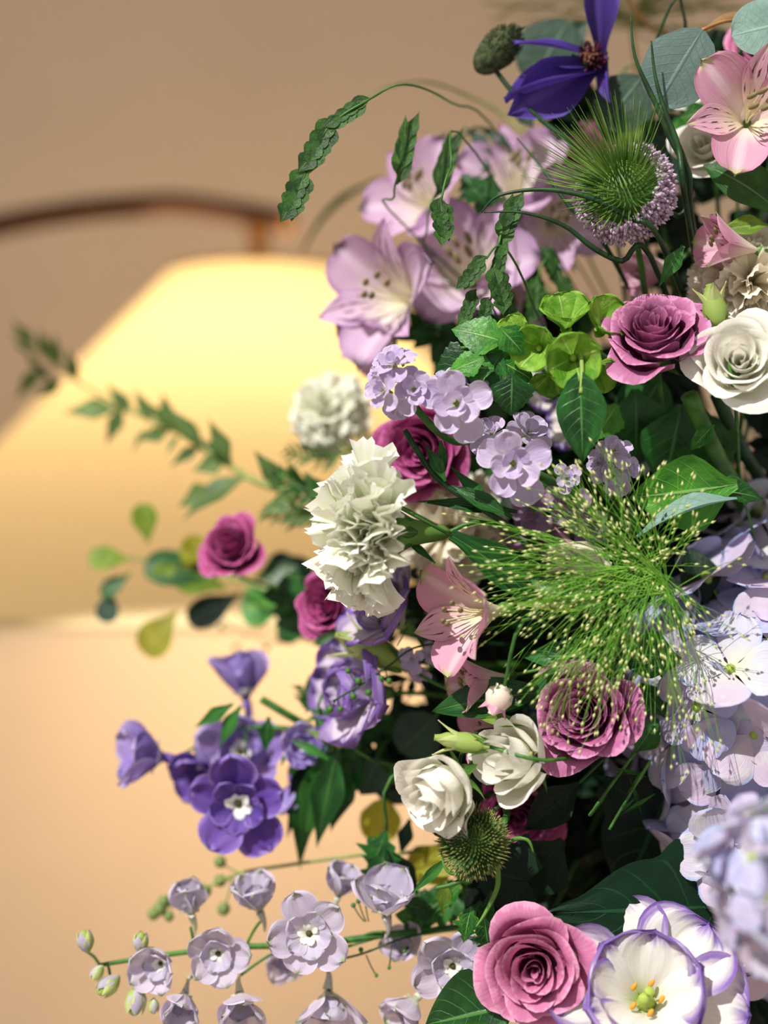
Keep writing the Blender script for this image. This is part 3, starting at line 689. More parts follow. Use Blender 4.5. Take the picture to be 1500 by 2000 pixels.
# ================================================================== DELPHINIUM (violet)
loc = P(600, 1460, 1.1); root = thing('delphinium', 'violet delphinium branch hanging out over the lit wall', 'delphinium', loc)
for (x, y, r, d, n, m, c) in [(468, 1565, 86, 1.08, D(-.1, -.15, .95), 'delv', 0), (325, 1480, 68, 1.11, D(-.75, .1, .3), 'dell', .5), (410, 1490, 54, 1.12, D(-.4, -.3, .6), 'delv', .4),
                              (480, 1370, 66, 1.15, D(-.1, .75, -.1), 'dell', .6), (470, 1470, 64, 1.13, D(.1, .2, .8), 'dell', .2), (585, 1455, 38, 1.1, D(.2, .1, .9), 'dell', .3), (570, 1525, 44, 1.12, D(.1, -.8, .4), 'dell', .6)]:
    delph_floret(root, P(x, y, d), S(r*(1.12 if m == 'delv' and c == 0 else 1.45), d), n, .3, m, c)
limb(root, [(400, 1440, 1.12), (480, 1420, 1.12), (580, 1425, 1.11), (680, 1440, 1.12), (900, 1440, 1.18), (1350, 1350, 1.27)], .0024)
limb(root, [(510, 1365, 1.11), (560, 1395, 1.11), (640, 1440, 1.12)], .0034, name='side_stem')
for (a, b, c, e) in [(400, 1440, 345, 1480), (480, 1420, 470, 1560), (580, 1425, 585, 1450), (470, 1425, 480, 1385)]:
    limb(root, [(a, b, 1.12), ((a+c)/2+6, (b+e)/2, 1.115), (c, e, 1.11)], .0011, name='pedicel')
for (x0, y0, x1, y1, w) in [(470, 1380, 415, 1465, 1.3), (455, 1375, 370, 1425, 1.2), (525, 1400, 515, 1480, 1.6), (520, 1590, 500, 1670, 1), (560, 1470, 545, 1500, 1)]:
    leaf_on(root, 'lance', 'strap', x0, y0, x1, y1, 1.09, roll=random.uniform(-.3, .3), wf=w)
# pale delphinium
loc = P(700, 1830, 1.04); root = thing('delphinium', 'pale lilac delphinium spike reaching left along the bottom', 'delphinium', loc)
for (x, y, r, d, n, c) in [(605, 1822, 68, 1.02, D(-.05, .1, .97), 0), (427, 1860, 50, 1.03, D(-.05, 0, .97), .2), (317, 1878, 46, 1.035, D(-.25, -.1, .9), .35), (375, 1790, 48, 1.06, D(-.1, .8, .3), .7),
                           (508, 1782, 52, 1.05, D(-.2, .85, .3), .6), (660, 1752, 44, 1.06, D(.2, .9, .3), .6), (362, 1938, 46, 1.03, D(-.1, -.55, .8), .55), (468, 1938, 54, 1.03, D(.1, -.5, .8), .5),
                           (640, 1932, 62, 1.04, D(.05, -.75, .6), .45), (755, 1790, 62, 1.03, D(0, .9, .3), .5), (560, 1860, 40, 1.07, D(0, -.4, .7), .4)]:
    delph_floret(root, P(x, y, d), S(r*(1.2+.5*c), d), n, random.uniform(0, 6), 'delp', c)
for (x, y, r, ax) in [(167, 1838, 30, D(-.2, .95, 0)), (212, 1925, 34, D(-.7, -.5, .5)), (265, 1955, 38, D(-.1, -.95, .2)), (275, 1840, 28, D(.1, .9, .2)), (190, 1900, 22, D(-.6, -.8, .1)), (300, 1965, 20, D(0, -1, 0))]:
    delph_bud(root, P(x, y, 1.03), S(r*1.25, 1.03), ax)
limb(root, [(195, 1885, 1.04), (300, 1868, 1.045), (450, 1850, 1.05), (600, 1845, 1.05), (760, 1825, 1.05), (860, 1815, 1.06), (1000, 1780, 1.12), (1300, 1600, 1.24)], [.0016, .002, .0024, .0026, .0028, .003, .003, .003])
for (a, b, c, e) in [(195, 1885, 172, 1860), (210, 1885, 215, 1905), (280, 1870, 262, 1925), (320, 1865, 280, 1850), (380, 1858, 372, 1810), (430, 1852, 427, 1860), (470, 1850, 365, 1915), (560, 1848, 470, 1905),
                     (480, 1848, 508, 1800), (640, 1840, 655, 1775), (620, 1845, 640, 1895), (700, 1832, 750, 1820), (560, 1846, 605, 1835), (250, 1878, 310, 1885), (760, 1825, 600, 1880)]:
    limb(root, [(a, b, 1.05), ((a+c)/2, (b+e)/2-4, 1.047), (c, e, 1.045)], .0011, name='pedicel')
loc = P(880, 1880, 1.03); root = thing('delphinium', 'pale lilac delphinium blooms left of the bottom pink rose', 'delphinium', loc)
for (x, y, r, d, n, c) in [(885, 1885, 72, 1.02, D(-.05, .05, .97), .15), (815, 1948, 62, 1.04, D(-.6, -.5, .5), .5), (800, 1855, 46, 1.06, D(-.5, .5, .6), .4)]:
    delph_floret(root, P(x, y, d), S(r*(1.05+.4*c), d), n, 1.0, 'delp', c)
limb(root, [(885, 1885, 1.04), (960, 1850, 1.08), (1300, 1620, 1.24)], .0022)
# ================================================================== CLEMATIS
loc = P(1148, 118, 1.055); R = S(150, 1.055); n = D(.35, -.02, .8)
root = thing('clematis', 'deep violet clematis with narrow twisted petals at the top', 'clematis', loc)
def clem(x0, y0, x1, y1, w, tw, sd, roll=0, b=-.3):
    m = leaf_m(P(x0, y0, 1.055), P(x1, y1, 1.04), roll)
    part('petal', petal('clem', 1, w, .58, .3, 'point', .15, b, .45, .025, 2, twist=tw, nu=8, nv=16, seed=sd), root, m)
clem(1165, 112, 1000, 82, .15, .7, 1, .4); clem(1172, 105, 1160, -75, .24, .35, 2, .1); clem(1172, 120, 990, 225, .27, -.3, 3, -.2)
clem(1180, 135, 985, 195, .26, .5, 4, .5); clem(1160, 130, 1055, 125, .14, .3, 5); clem(1185, 105, 1190, 200, .2, .5, 6, .9)
part('centre', blob('dkeye', S(16), S(14), 10, 8), root, frame(P(1150, 118, 1.05), D(-.2, 0, .95)))
mb = MB(); Rr = random.Random(5); Mf = frame(P(1156, 120, 1.055), D(-.3, .05, .95))
for k in range(90):
    a = Rr.uniform(0, 6.28); t = Rr.uniform(.2, 1.1); L = S(46)*Rr.uniform(.7, 1.05)
    e = Mf @ V((math.cos(a)*math.sin(t)*L, math.sin(a)*math.sin(t)*L, math.cos(t)*L*.8)); mb.ray([Mf.translation-loc, e-loc], .0005, .0009, 4)
part('stamens', mb.build('stam'), root, Mx.Translation(loc), kind='stuff')
mb = MB()
for k in range(26):
    a = Rr.uniform(0, 6.28); t = Rr.uniform(0, .5); L = S(42); e = Mf @ V((math.cos(a)*math.sin(t)*L, math.sin(a)*math.sin(t)*L, math.cos(t)*L*.85)); mb.gem(e-loc, D(0, .2, 1), .004, .0012)
part('pistils', mb.build('plumg'), root, Mx.Translation(loc), kind='stuff')
stem_to_hub(root, P(1170, 120, 1.06), D(.1, -.8, -.3), .0016, 'stemd')
# ================================================================== TEASEL + THISTLE
def spiky(px, py, r, d, n, label, nsp, L, mats, florets=False, long=None, name='teasel', tall=1.15):
    loc = P(px, py, d); R = S(r, d); root = thing(name, label, 'thistle', loc); Mh = frame(loc, n)
    part('core', blob('sepal', R*.72, R*.72*tall, 16, 12), root, Mh)
    mb = MB(); mt = MB(); rr = random.Random(px)
    for k in range(nsp):
        z = 1-2*(k+.5)/nsp; a = k*2.39996; q = math.sqrt(1-z*z)
        dv = V((q*math.cos(a), q*math.sin(a), z))
        if florets and z < .35: continue
        p0 = V((dv.x*R*.68, dv.y*R*.68, dv.z*R*.68*tall)); l = L*R*rr.uniform(.7, 1.15)
        up = V((0, 0, .5 if not florets else .25)); dd = (dv+up*(.6+z*.4)).normalized()
        if long and (Mh.to_3x3() @ dv).dot(long) > .55: l *= 2.3
        p1 = p0+dv*l*.5; p2 = p1+dd*l*.6
        mb.ray([Mh @ p0-loc, Mh @ p1-loc, Mh @ p2-loc], .00075, .00015)
        if not florets: mt.ray([Mh @ (p0.lerp(p2, .8))-loc, Mh @ p2-loc], .0004, .0001)
    part('spines', mb.build(mats), root, Mx.Translation(loc), kind='stuff')
    if not florets: part('spine_tips', mt.build('spinep'), root, Mx.Translation(loc), kind='stuff')
    if florets:
        mb = MB()
        for k in range(1500):
            z = rr.uniform(-.42, .38); a = rr.uniform(0, 6.283); q = math.sqrt(1-z*z); dv = V((q*math.cos(a), q*math.sin(a), z*tall))
            p = dv*R*rr.uniform(.84, 1.08); mb.gem(Mh @ p-loc, Mh.to_3x3() @ dv, R*.11, R*.045, 5)
        part('florets', mb.build('pinkf'), root, Mx.Translation(loc), 'ring of tiny lilac florets', 'stuff')
    return root
t = spiky(1222, 378, 94, .99, D(-.52, .30, .8), 'spiky green teasel head with a lilac floret ring', 900, .55, 'spine', True, D(-.5, .9, .1), tall=.95)
stem_to_hub(t, P(1240, 430, 1.0), D(.2, -.6, -.6), .0022)
t = spiky(925, 1645, 58, .975, D(-.3, .6, .7), 'spiky green thistle head under the white lisianthus pair', 1000, .55, 'spined', False, None, 'thistle')
for pts in ([(975, 1660, .985), (1000, 1640, .98), (1030, 1640, .975), (1042, 1665, .975)], [(960, 1680, .98), (930, 1700, .975), (880, 1705, .97), (862, 1670, .97), (868, 1640, .975)], [(970, 1680, .98), (972, 1730, .98), (950, 1780, .98), (930, 1810, .98)],
            [(965, 1670, .98), (900, 1720, .975), (850, 1735, .975)]):
    limb(t, pts, [.0022, .0018, .0014, .0005, .0003][:len(pts)], 'sepal', 'bract')
limb(t, [(955, 1680, .985), (975, 1640, .99), (990, 1590, 1.0), (1000, 1540, 1.06), (1200, 1450, 1.2)], .0024)
# fuzzy pod
d = 1.05; loc = P(970, 100, d); root = thing('seed_pod', 'blurred fuzzy dark pod on a long curved stem at the top', 'seed pod', loc)
ax = (P(1012, 62, d)-P(945, 128, d)).normalized(); Mh = frame(loc, ax)
part('pod', blob('pod', S(34, d), S(56, d), 16, 12), root, Mh)
mb = MB(); rr = random.Random(3)
for k in range(500):
    z = rr.uniform(-1, 1); a = rr.uniform(0, 6.28); q = math.sqrt(1-z*z); p = V((q*math.cos(a)*S(32), q*math.sin(a)*S(32), z*S(56))); e = p+V((p.x*.25, p.y*.25, S(14)))
    mb.ray([Mh @ p-loc, Mh @ e-loc], .0005, .0002)
part('hairs', mb.build('pod'), root, Mx.Translation(loc), kind='stuff')
limb(root, [(968, 138, 1.05), (1010, 190, 1.045), (1070, 245, 1.04), (1140, 300, 1.04), (1240, 420, 1.08), (1400, 900, 1.24)], .0018, 'stemd')
for (y0, x1, y1) in [(150, 1000, 160)]: leaf_on(root, 'lance', 'dark', 1000, 70, 1030, 45, 1.05)

# ================================================================== HYDRANGEA
def hydrangea(px, py, d, R, label, fr, N, mats, view, thr=-.05, seed=0):
    loc = P(px, py, d); root = thing('hydrangea', label, 'hydrangea', loc); rr = random.Random(seed)
    part('core', blob('stemd', R*.55, R*.5, 14, 10), root, Mx.Translation(loc))
    for k in range(N):
        z = 1-2*(k+.5)/N; a = k*2.39996; q = math.sqrt(1-z*z); dv = V((q*math.cos(a), q*math.sin(a), z))
        if dv.dot(view) < thr: continue
        rad = R*rr.uniform(.84, 1.02); c = loc+V((dv.x*rad, dv.y*rad, dv.z*rad))
        nn = (dv+V((rr.uniform(-.35, .35), rr.uniform(-.35, .35), rr.uniform(-.25, .45)))).normalized()
        f_ = fr*rr.uniform(.8, 1.15); Mh = frame(c, nn, rr.uniform(0, 6)) @ Mx.Scale(f_, 4)
        fl = part('floret', lathe([(.03, -.25), (.10, -.03), (.09, .05), (.03, .10)], 'eye', 8, 'hydeye'), root, Mh)
        mat = rr.choice(mats)
        for j in range(4):
            me = petal(mat, 1, .50, .58, .12, 'round', .05, rr.choice((-.3, .25)), rr.choice((.1, -.12)), .03, 1.5, notch=-.04, nu=10, nv=9, seed=rr.randint(0, 4))
            put('petal', me, fl, Mh, j*1.571+rr.uniform(-.1, .1), rr.uniform(.0, .4), rr.uniform(.85, 1.1), 0, .03, rr.uniform(-.2, .2), sy=rr.uniform(.9, 1.2))
        if k % 3 == 0:
            part('pedicel', tube([c-loc-nn*f_*.2, c*.5+loc*.5-loc], .0008, 'eye', 4, 1), root, Mx.Translation(loc))
    stem_to_hub(root, loc, V((0, 1, -.2)), .004)
    return root
hydrangea(1530, 1380, 1.08, .121, 'large lilac blue hydrangea head filling the right edge', .036, 120, ['hyd', 'hyd', 'hydp'], D(-.55, .1, .8), -.05, 1)
hydrangea(1575, 1715, .85, .050, 'blurred pale hydrangea head nearest the lens at lower right', .028, 40, ['hydp', 'hyd'], D(-.5, 0, .85), -.05, 5)
hydrangea(1500, 1690, 1.05, .075, 'lilac hydrangea head below the large one, above the open picotee lisianthus', .033, 56, ['hyd', 'hydp', 'hyd'], D(-.5, -.1, .85), -.05, 12)
hydrangea(1530, 1080, 1.08, .04, 'small hydrangea cluster behind the top of the large head', .030, 20, ['hyd', 'hydp'], D(-.5, .1, .8), -.1, 8)

# ================================================================== PANICUM
def panicum(label, o, ends, d, gmat, nbr, seed, thick=.00021, seeds=True):
    rr = random.Random(seed); loc = P(*o[-1][:2], d); root = thing('fountain_grass', label, 'grass', loc)
    L0 = Mx.Translation(loc); sd = MB(); cut = []
    for k in range(nbr):
        t = rr.random(); oi = rr.random()*(len(o)-1); i0 = int(oi); f = oi-i0
        a = P(*o[i0][:2], d).lerp(P(*o[min(i0+1, len(o)-1)][:2], d), f)
        lo_, hi_, l0, l1 = rr.choices([e[:4] for e in ends], [e[4] for e in ends])[0]
        an = math.radians(rr.uniform(lo_, hi_)); l = S(rr.uniform(l0, l1), d)
        dv = V((math.cos(an), rr.uniform(-.22, .10), math.sin(an)))
        e = a+dv*l; e.z -= l*l*.5; mid_ = a.lerp(e, .5)+V((0, 0, l*.07))+V((rr.uniform(-1, 1), 0, rr.uniform(-1, 1)))*l*.05
        mb = MB()
        def curve(p, q, r, n=5):
            pts = [p[0]*(1-s)**2+p[1]*2*s*(1-s)+p[2]*s*s for s in [i/n for i in range(n+1)]]
            mb.ray([x-loc for x in pts], r, r*.55); return pts
        pts = curve((a, mid_, e), None, thick*1.5)
        if seeds: sd.gem(e-loc, e-pts[-2], .0044, .0011)
        for j in range(rr.choice((2, 3, 4))):
            s = rr.uniform(.35, .85); p = a*(1-s)**2+mid_*2*s*(1-s)+e*s*s
            dr = (e-mid_).normalized(); sv = V((rr.uniform(-1, 1), rr.uniform(-.6, .4), rr.uniform(-1, 1)))
            q = p+(dr+sv*.45).normalized()*l*rr.uniform(.16, .42); q.z -= l*.03
            curve((p, p.lerp(q, .5)+V((0, 0, .002)), q), None, thick, 3)
            if seeds: sd.gem(q-loc, q-p, .0042, .00105)
        part('branch', mb.build(gmat), root, L0)
    if seeds: part('seeds', sd.build('seed'), root, L0, 'tiny pale seeds at the strand tips', 'stuff')
    return root
g = panicum('fountain of fine bright green grass with tiny pale seeds, centre right', [(1310, 1165), (1290, 1120), (1250, 1105), (1180, 1120)],
            [(150, 205, 120, 340, 3.2), (205, 250, 110, 350, 3.2), (250, 295, 120, 300, 2.2), (100, 150, 90, 290, 1.8), (70, 100, 70, 260, .9), (0, 70, 60, 150, 1.1), (295, 330, 60, 190, .6)], .955, 'grass', 225, 2)
limb(g, [(1180, 1120, .957), (1250, 1105, .957), (1290, 1122, .96), (1320, 1180, .98), (1340, 1260, 1.03), (1400, 1320, 1.2)], [.0006, .0009, .0012, .0014, .0016, .0016], 'stem', 'stalk')
g = panicum('faded airy grass spray behind the clematis along the top', [(1230, 60), (1250, 20)], [(0, 60, 120, 300, 2), (60, 120, 80, 140, 1), (120, 185, 120, 330, 2), (-40, 0, 100, 220, 1)], 1.26, 'grassb', 70, 4, .0006)
limb(g, [(1250, 20, 1.26), (1235, 70, 1.26), (1290, 400, 1.26), (1400, 1000, 1.27)], .0018, 'tan', 'stalk')
limb(g, [(1210, -30, 1.2), (1250, 30, 1.2), (1290, 70, 1.22)], .0016, 'tan', 'branch'); limb(g, [(1380, 60, 1.12), (1430, 30, 1.12), (1520, 40, 1.12)], .0014, 'tan', 'branch')

# ================================================================== BELLS OF IRELAND + MINT
root = thing('bells_of_ireland', 'stem of lime green shell shaped bells left of the mauve rose', 'bells of Ireland', P(1100, 660, .99))
for (x, y, r, d, n, rl) in [(1105, 625, 62, .985, D(-.1, .75, .65), .2), (1050, 680, 58, .975, D(-.4, -.1, .9), 1), (1120, 700, 70, .965, D(-.1, -.2, .95), 2), (1180, 635, 62, 1.0, D(.3, .5, .8), .5), (1010, 655, 46, .985, D(-.6, .4, .7), 2), (1165, 720, 52, .99, D(.2, -.6, .7), 1.4), (1075, 735, 44, .985, D(-.3, -.8, .5), .4)]:
    loc = P(x, y, d); R = S(r, d); Mh = frame(loc-n*R*.4, n, rl) @ Mx.Scale(R, 4)
    c = part('bell', lathe([(.05, -.2), (.12, -.1), (.2, .05), (.05, .06)], 'bract', 10, 'bell'), root, Mh)
    for k in range(4): put('lobe', petal('bract', 1.2, .72, .72, .2, 'round', .45, -.75, .35, .04, 2, rag=.03, nu=14, nv=12, seed=k), c, Mh, k*1.571+random.uniform(-.1, .1), .85, 1, 0, .05)
    put('nutlet', blob('eye', .12, .16, 8, 6), c, Mh, 0, 0, 1, .22)
limb(root, [(960, 640, .99), (1050, 665, 1.0), (1150, 680, 1.02), (1280, 800, 1.1), (1400, 1050, 1.25)], .0026)
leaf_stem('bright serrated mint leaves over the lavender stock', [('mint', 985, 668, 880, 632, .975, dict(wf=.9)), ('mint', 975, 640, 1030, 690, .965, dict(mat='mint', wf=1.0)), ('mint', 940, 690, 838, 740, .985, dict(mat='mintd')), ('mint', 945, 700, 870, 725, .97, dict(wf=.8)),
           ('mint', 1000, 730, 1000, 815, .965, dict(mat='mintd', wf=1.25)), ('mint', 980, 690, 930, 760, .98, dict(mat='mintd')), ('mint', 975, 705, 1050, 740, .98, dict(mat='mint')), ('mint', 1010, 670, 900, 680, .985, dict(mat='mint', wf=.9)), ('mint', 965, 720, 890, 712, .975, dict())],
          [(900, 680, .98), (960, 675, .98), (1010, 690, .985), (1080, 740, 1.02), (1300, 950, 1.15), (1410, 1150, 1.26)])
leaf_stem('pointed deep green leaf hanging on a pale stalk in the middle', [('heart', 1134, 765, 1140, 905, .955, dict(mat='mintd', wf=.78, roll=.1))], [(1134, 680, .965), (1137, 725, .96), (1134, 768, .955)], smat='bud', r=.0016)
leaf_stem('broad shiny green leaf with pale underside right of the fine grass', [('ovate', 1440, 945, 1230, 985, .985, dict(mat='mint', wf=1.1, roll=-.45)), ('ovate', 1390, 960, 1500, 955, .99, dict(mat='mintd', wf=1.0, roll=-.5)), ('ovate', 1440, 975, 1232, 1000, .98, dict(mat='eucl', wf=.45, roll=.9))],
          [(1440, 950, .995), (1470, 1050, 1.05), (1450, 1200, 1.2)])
leaf_stem('long glossy leaf right of the dashed pink alstroemeria', [('strap', 880, 1045, 1085, 1160, .99, dict(mat='strap', wf=1.3, roll=-.3)), ('strap', 1180, 1190, 1020, 1120, .995, dict(wf=1)), ('strap', 1250, 1290, 1010, 1270, .99, dict(wf=1.0, mat='mintd')), ('ovate', 1330, 1290, 1190, 1265, .99, dict(mat='mintd')), ('strap', 1010, 1180, 1180, 1180, .985, dict(mat='lime', wf=.6))], mat='strap')
leaf_stem('long green leaf crossing under the pink and green bud', [('strap', 1075, 1350, 828, 1368, .985, dict(mat='strap', wf=1.15, roll=.2)), ('strap', 1030, 1415, 935, 1400, .975, dict(mat='lime', wf=.9)), ('strap', 1090, 1300, 985, 1400, .982, dict(wf=.8))], mat='strap')
leaf_stem('wide strap leaf along the right edge below the striped alstroemeria', [('strap', 1530, 420, 1392, 285, 1.0, dict(mat='mid', wf=2.0, roll=.2)), ('ovate', 1500, 440, 1408, 440, 1.0, dict(mat='lime', wf=.7)), ('lance', 1335, 480, 1285, 560, .985, dict(mat='strap', wf=1.5)), ('ovate', 1480, 235, 1390, 310, 1.03, dict(mat='mintd', wf=.6))], mat='mid')
leaf_stem('large dark pointed ivy leaf above the open picotee lisianthus', [('ivy', 1375, 1772, 1060, 1790, 1.0, dict(mat='ivy', wf=.95, roll=-.1, d1=.965)), ('ivy', 1300, 1560, 1200, 1800, 1.04, dict(mat='ivy', wf=1.2)), ('ivy', 1300, 1860, 1440, 1800, 1.03, dict(mat='ivy', wf=.9))], mat='ivy', smat='stemd')
leaf_stem('rounded dark leaf at the bottom edge left of the pink rose', [('ovate', 1010, 1960, 820, 2010, .975, dict(mat='mintd', wf=1.35)), ('ovate', 990, 2010, 880, 2080, .97, dict(mat='mintd', wf=1.2))])
leaf_stem('dark narrow leaf in the shade below the mauve rose', [('ovate', 1130, 1530, 1020, 1630, 1.0, dict(mat='dark', wf=.8)), ('ovate', 1100, 1640, 1000, 1760, 1.02, dict(mat='dark', wf=1.2)), ('ovate', 1180, 1520, 1300, 1600, 1.02, dict(mat='dark'))], mat='dark', smat='stemd')
leaf_stem('dark rounded leaves behind the lower thistle head', [('round', 890, 1560, 860, 1640, 1.0, dict(mat='dark')), ('ivy', 1030, 1720, 900, 1690, 1.01, dict(mat='dark', wf=1.6)), ('round', 1010, 1800, 940, 1700, 1.03, dict(mat='dark', wf=1.2))], mat='dark', smat='stemd')
leaf_stem('big soft green leaves behind the rose and small stock', [('ovate', 1240, 760, 1250, 900, 1.04, dict(mat='mintd', wf=1.5)), ('ovate', 1330, 790, 1300, 960, 1.03, dict(mat='mintd', wf=1.2)), ('ovate', 1370, 800, 1400, 950, 1.04, dict(mat='mid', wf=1.3)), ('mint', 1205, 790, 1160, 860, 1.02, dict(mat='mint')),
           ('round', 1290, 740, 1230, 840, 1.05, dict(mat='mintd')), ('ovate', 1395, 830, 1345, 880, 1.0, dict(mat='mint', wf=.7))], [(1290, 770, 1.06), (1350, 900, 1.12), (1420, 1150, 1.26)])
leaf_stem('thick olive stalks rising under the white rose', [('lance', 1400, 960, 1380, 870, 1.04, dict(mat='mid', wf=1.6))], [(1345, 770, 1.0), (1395, 880, 1.02), (1450, 980, 1.08), (1500, 1100, 1.2)], r=.0062)
leaf_stem('dark crossed stalks right of the olive ones', [('lance', 1450, 900, 1400, 800, 1.06, dict(mat='dark', wf=1.6))], [(1400, 770, 1.03), (1440, 860, 1.05), (1500, 960, 1.1)], r=.005, smat='stemd')
# eucalyptus
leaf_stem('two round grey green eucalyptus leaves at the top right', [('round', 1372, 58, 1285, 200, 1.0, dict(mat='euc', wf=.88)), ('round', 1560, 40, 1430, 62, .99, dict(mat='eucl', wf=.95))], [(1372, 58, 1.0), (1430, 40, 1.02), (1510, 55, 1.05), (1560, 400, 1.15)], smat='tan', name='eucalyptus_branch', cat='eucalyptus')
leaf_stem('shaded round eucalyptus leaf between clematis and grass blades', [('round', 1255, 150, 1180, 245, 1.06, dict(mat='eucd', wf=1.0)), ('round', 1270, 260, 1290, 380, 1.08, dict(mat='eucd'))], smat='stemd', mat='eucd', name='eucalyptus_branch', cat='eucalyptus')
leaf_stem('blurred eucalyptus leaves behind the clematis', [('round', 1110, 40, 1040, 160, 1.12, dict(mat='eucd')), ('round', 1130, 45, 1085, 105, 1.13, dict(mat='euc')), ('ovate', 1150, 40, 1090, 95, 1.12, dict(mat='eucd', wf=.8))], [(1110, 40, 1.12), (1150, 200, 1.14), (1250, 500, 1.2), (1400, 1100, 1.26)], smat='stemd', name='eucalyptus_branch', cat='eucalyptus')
leaf_stem('curled olive leaf beside the striped pink alstroemeria', [('ovate', 1440, 110, 1375, 165, 1.02, dict(mat='olive', wf=1.0, roll=.5)), ('ovate', 1400, 100, 1440, 160, 1.03, dict(mat='olive'))], mat='olive')
leaf_stem('bright blurred leaves behind the clematis and teasel', [('round', 1160, 240, 1080, 290, 1.15, dict(mat='lime')), ('round', 1130, 190, 1160, 290, 1.16, dict(mat='lime')), ('ovate', 1250, 250, 1200, 300, 1.12, dict(mat='lime')), ('round', 1200, 200, 1110, 250, 1.17, dict(mat='lime')), ('ovate', 1330, 230, 1400, 210, 1.06, dict(mat='mint')), ('ovate', 1300, 260, 1370, 240, 1.07, dict(mat='mint'))], mat='lime')
# grass blades near the teasel
def blade(label, pts, r=.0016, mat='stem', group=None):
    root = thing('grass_blade', label, 'grass', P(*pts[-1])); K = len(pts)
    limb(root, pts, [r*(.25+.75*min(1, i/(K-1)*2)) for i in range(K)], mat, 'blade'); return root
blade('upright dark blade left of the large eucalyptus leaf', [(1232, 30, 1.0), (1240, 110, 1.0), (1275, 190, 1.0), (1310, 270, 1.0), (1345, 340, 1.0), (1350, 420, 1.02), (1400, 700, 1.15)], .0022, 'stemd')
blade('dark blade crossing the large eucalyptus leaf', [(1272, 80, .99), (1280, 150, .99), (1300, 220, .99), (1325, 290, .99), (1340, 400, 1.0), (1390, 700, 1.15)], .0021, 'stemd')
blade('arching blade looping over the teasel head from the left', [(940, 415, .985), (975, 382, .98), (1060, 370, .975), (1150, 385, .97), (1230, 425, .97), (1290, 470, .98), (1380, 700, 1.15)], .0020, 'stemd')
blade('lower arching blade passing beneath the teasel head', [(945, 415, .985), (1020, 415, .98), (1100, 440, .98), (1160, 485, .985), (1215, 510, .99), (1270, 500, 1.0), (1380, 800, 1.18)], .0019, 'stemd')
blade('curved blade behind the left side of the teasel', [(1010, 270, 1.05), (1060, 330, 1.03), (1110, 400, 1.02), (1150, 440, 1.02), (1200, 510, 1.05), (1350, 800, 1.2)], .0019, 'stemd')
blade('curled blade right of the teasel head', [(1300, 230, 1.02), (1335, 300, 1.02), (1350, 370, 1.02), (1330, 420, 1.02), (1300, 400, 1.03), (1290, 330, 1.04), (1300, 300, 1.08)], .0018, 'stemd')
blade('pale blurred arching stalk at the left top', [(680, 205, 1.16), (740, 175, 1.17), (830, 160, 1.18), (920, 190, 1.18), (1000, 240, 1.18), (1060, 330, 1.18), (1350, 900, 1.25)], .0013, 'stemy')
blade('fine thread stalk crossing behind the small plum rose', [(520, 1122, 1.12), (600, 1130, 1.12), (700, 1140, 1.14), (1300, 1250, 1.25)], .0008, 'stem')
root = thing('strap_leaf', 'blurred dark strap leaf touching the end of the lamp arm', 'leaf', P(720, 355, 1.3))
leaf_on(root, 'strap', 'mintd', 740, 352, 545, 438, 1.32, 1.36, .8, .7); limb(root, [(735, 353, 1.32), (800, 370, 1.31), (1000, 480, 1.28), (1350, 1000, 1.27)], .002)
# ================================================================== SPIKELETS
def spikelet(root, x0, y0, x1, y1, d, wf=1.0, roll=0, mat='spike', d1=None):
    a = P(x0, y0, d); b = P(x1, y1, d1 or d); m = leaf_m(a, b, roll)
    s = part('spikelet', tube([V((0, 0, 0)), V((.8, 0, 0))], [.02, .008], mat, 5, 1, key=('sk', mat)), root, m)
    for k in range(7):
        t = .02+.10*k; sd = 1 if k % 2 else -1
        part('glume', petal(mat, .50-.02*k, .105*wf, .42, .5, 'acute', 0, 0, .1, fold=.12, nu=4, nv=8, seed=k % 2), s, m @ Mx.Translation((t, sd*.012, .004*k)) @ Mx.Rotation(sd*(.24-.01*k), 4, 'Z'))
    return s
def oats(label, sp, stempts, wf=1.0, mat='spike'):
    root = thing('spikelet_grass', label, 'grass', P(*stempts[0])); d = stempts[0][2]
    for q in sp: spikelet(root, *q[:4], q[4] if len(q) > 4 else d, q[5] if len(q) > 5 else wf, 0, mat)
    limb(root, stempts, .0008, 'stem', 'stalk'); return root
oats('drooping chain of flat green spikelets on the far upper left', [(724, 192, 632, 258, 1.0, 1.3), (655, 232, 590, 345, 1.0, 1.7), (600, 330, 556, 440, 1.0, 1.9)],
     [(590, 400, 1.0), (612, 300, 1.0), (650, 240, 1.0), (720, 195, 1.0), (790, 165, 1.02), (880, 200, 1.06), (1000, 300, 1.12), (1350, 900, 1.24)])
oats('upright pale spikelet above the upper left alstroemeria', [(775, 360, 808, 215, 1.03, .9)], [(782, 330, 1.03), (770, 385, 1.04), (800, 450, 1.1), (1300, 900, 1.24)])
oats('light blurred spikelet left of the dark pod stem', [(850, 385, 895, 245, 1.06, .8)], [(855, 370, 1.06), (835, 440, 1.07), (880, 550, 1.12), (1300, 950, 1.24)])
oats('dark spikelet hanging in front of the lilac petals', [(860, 385, 870, 482, 1.0, 1.9)], [(862, 390, 1.0), (880, 330, 1.01), (930, 300, 1.06), (1300, 900, 1.24)])
oats('bright green spikelet above the middle lilac alstroemeria', [(975, 480, 1015, 370, .995, 1.3), (965, 560, 985, 465, .99, 1.0)], [(980, 450, .995), (966, 520, .99), (960, 570, .99), (1000, 650, 1.06), (1300, 950, 1.24)])
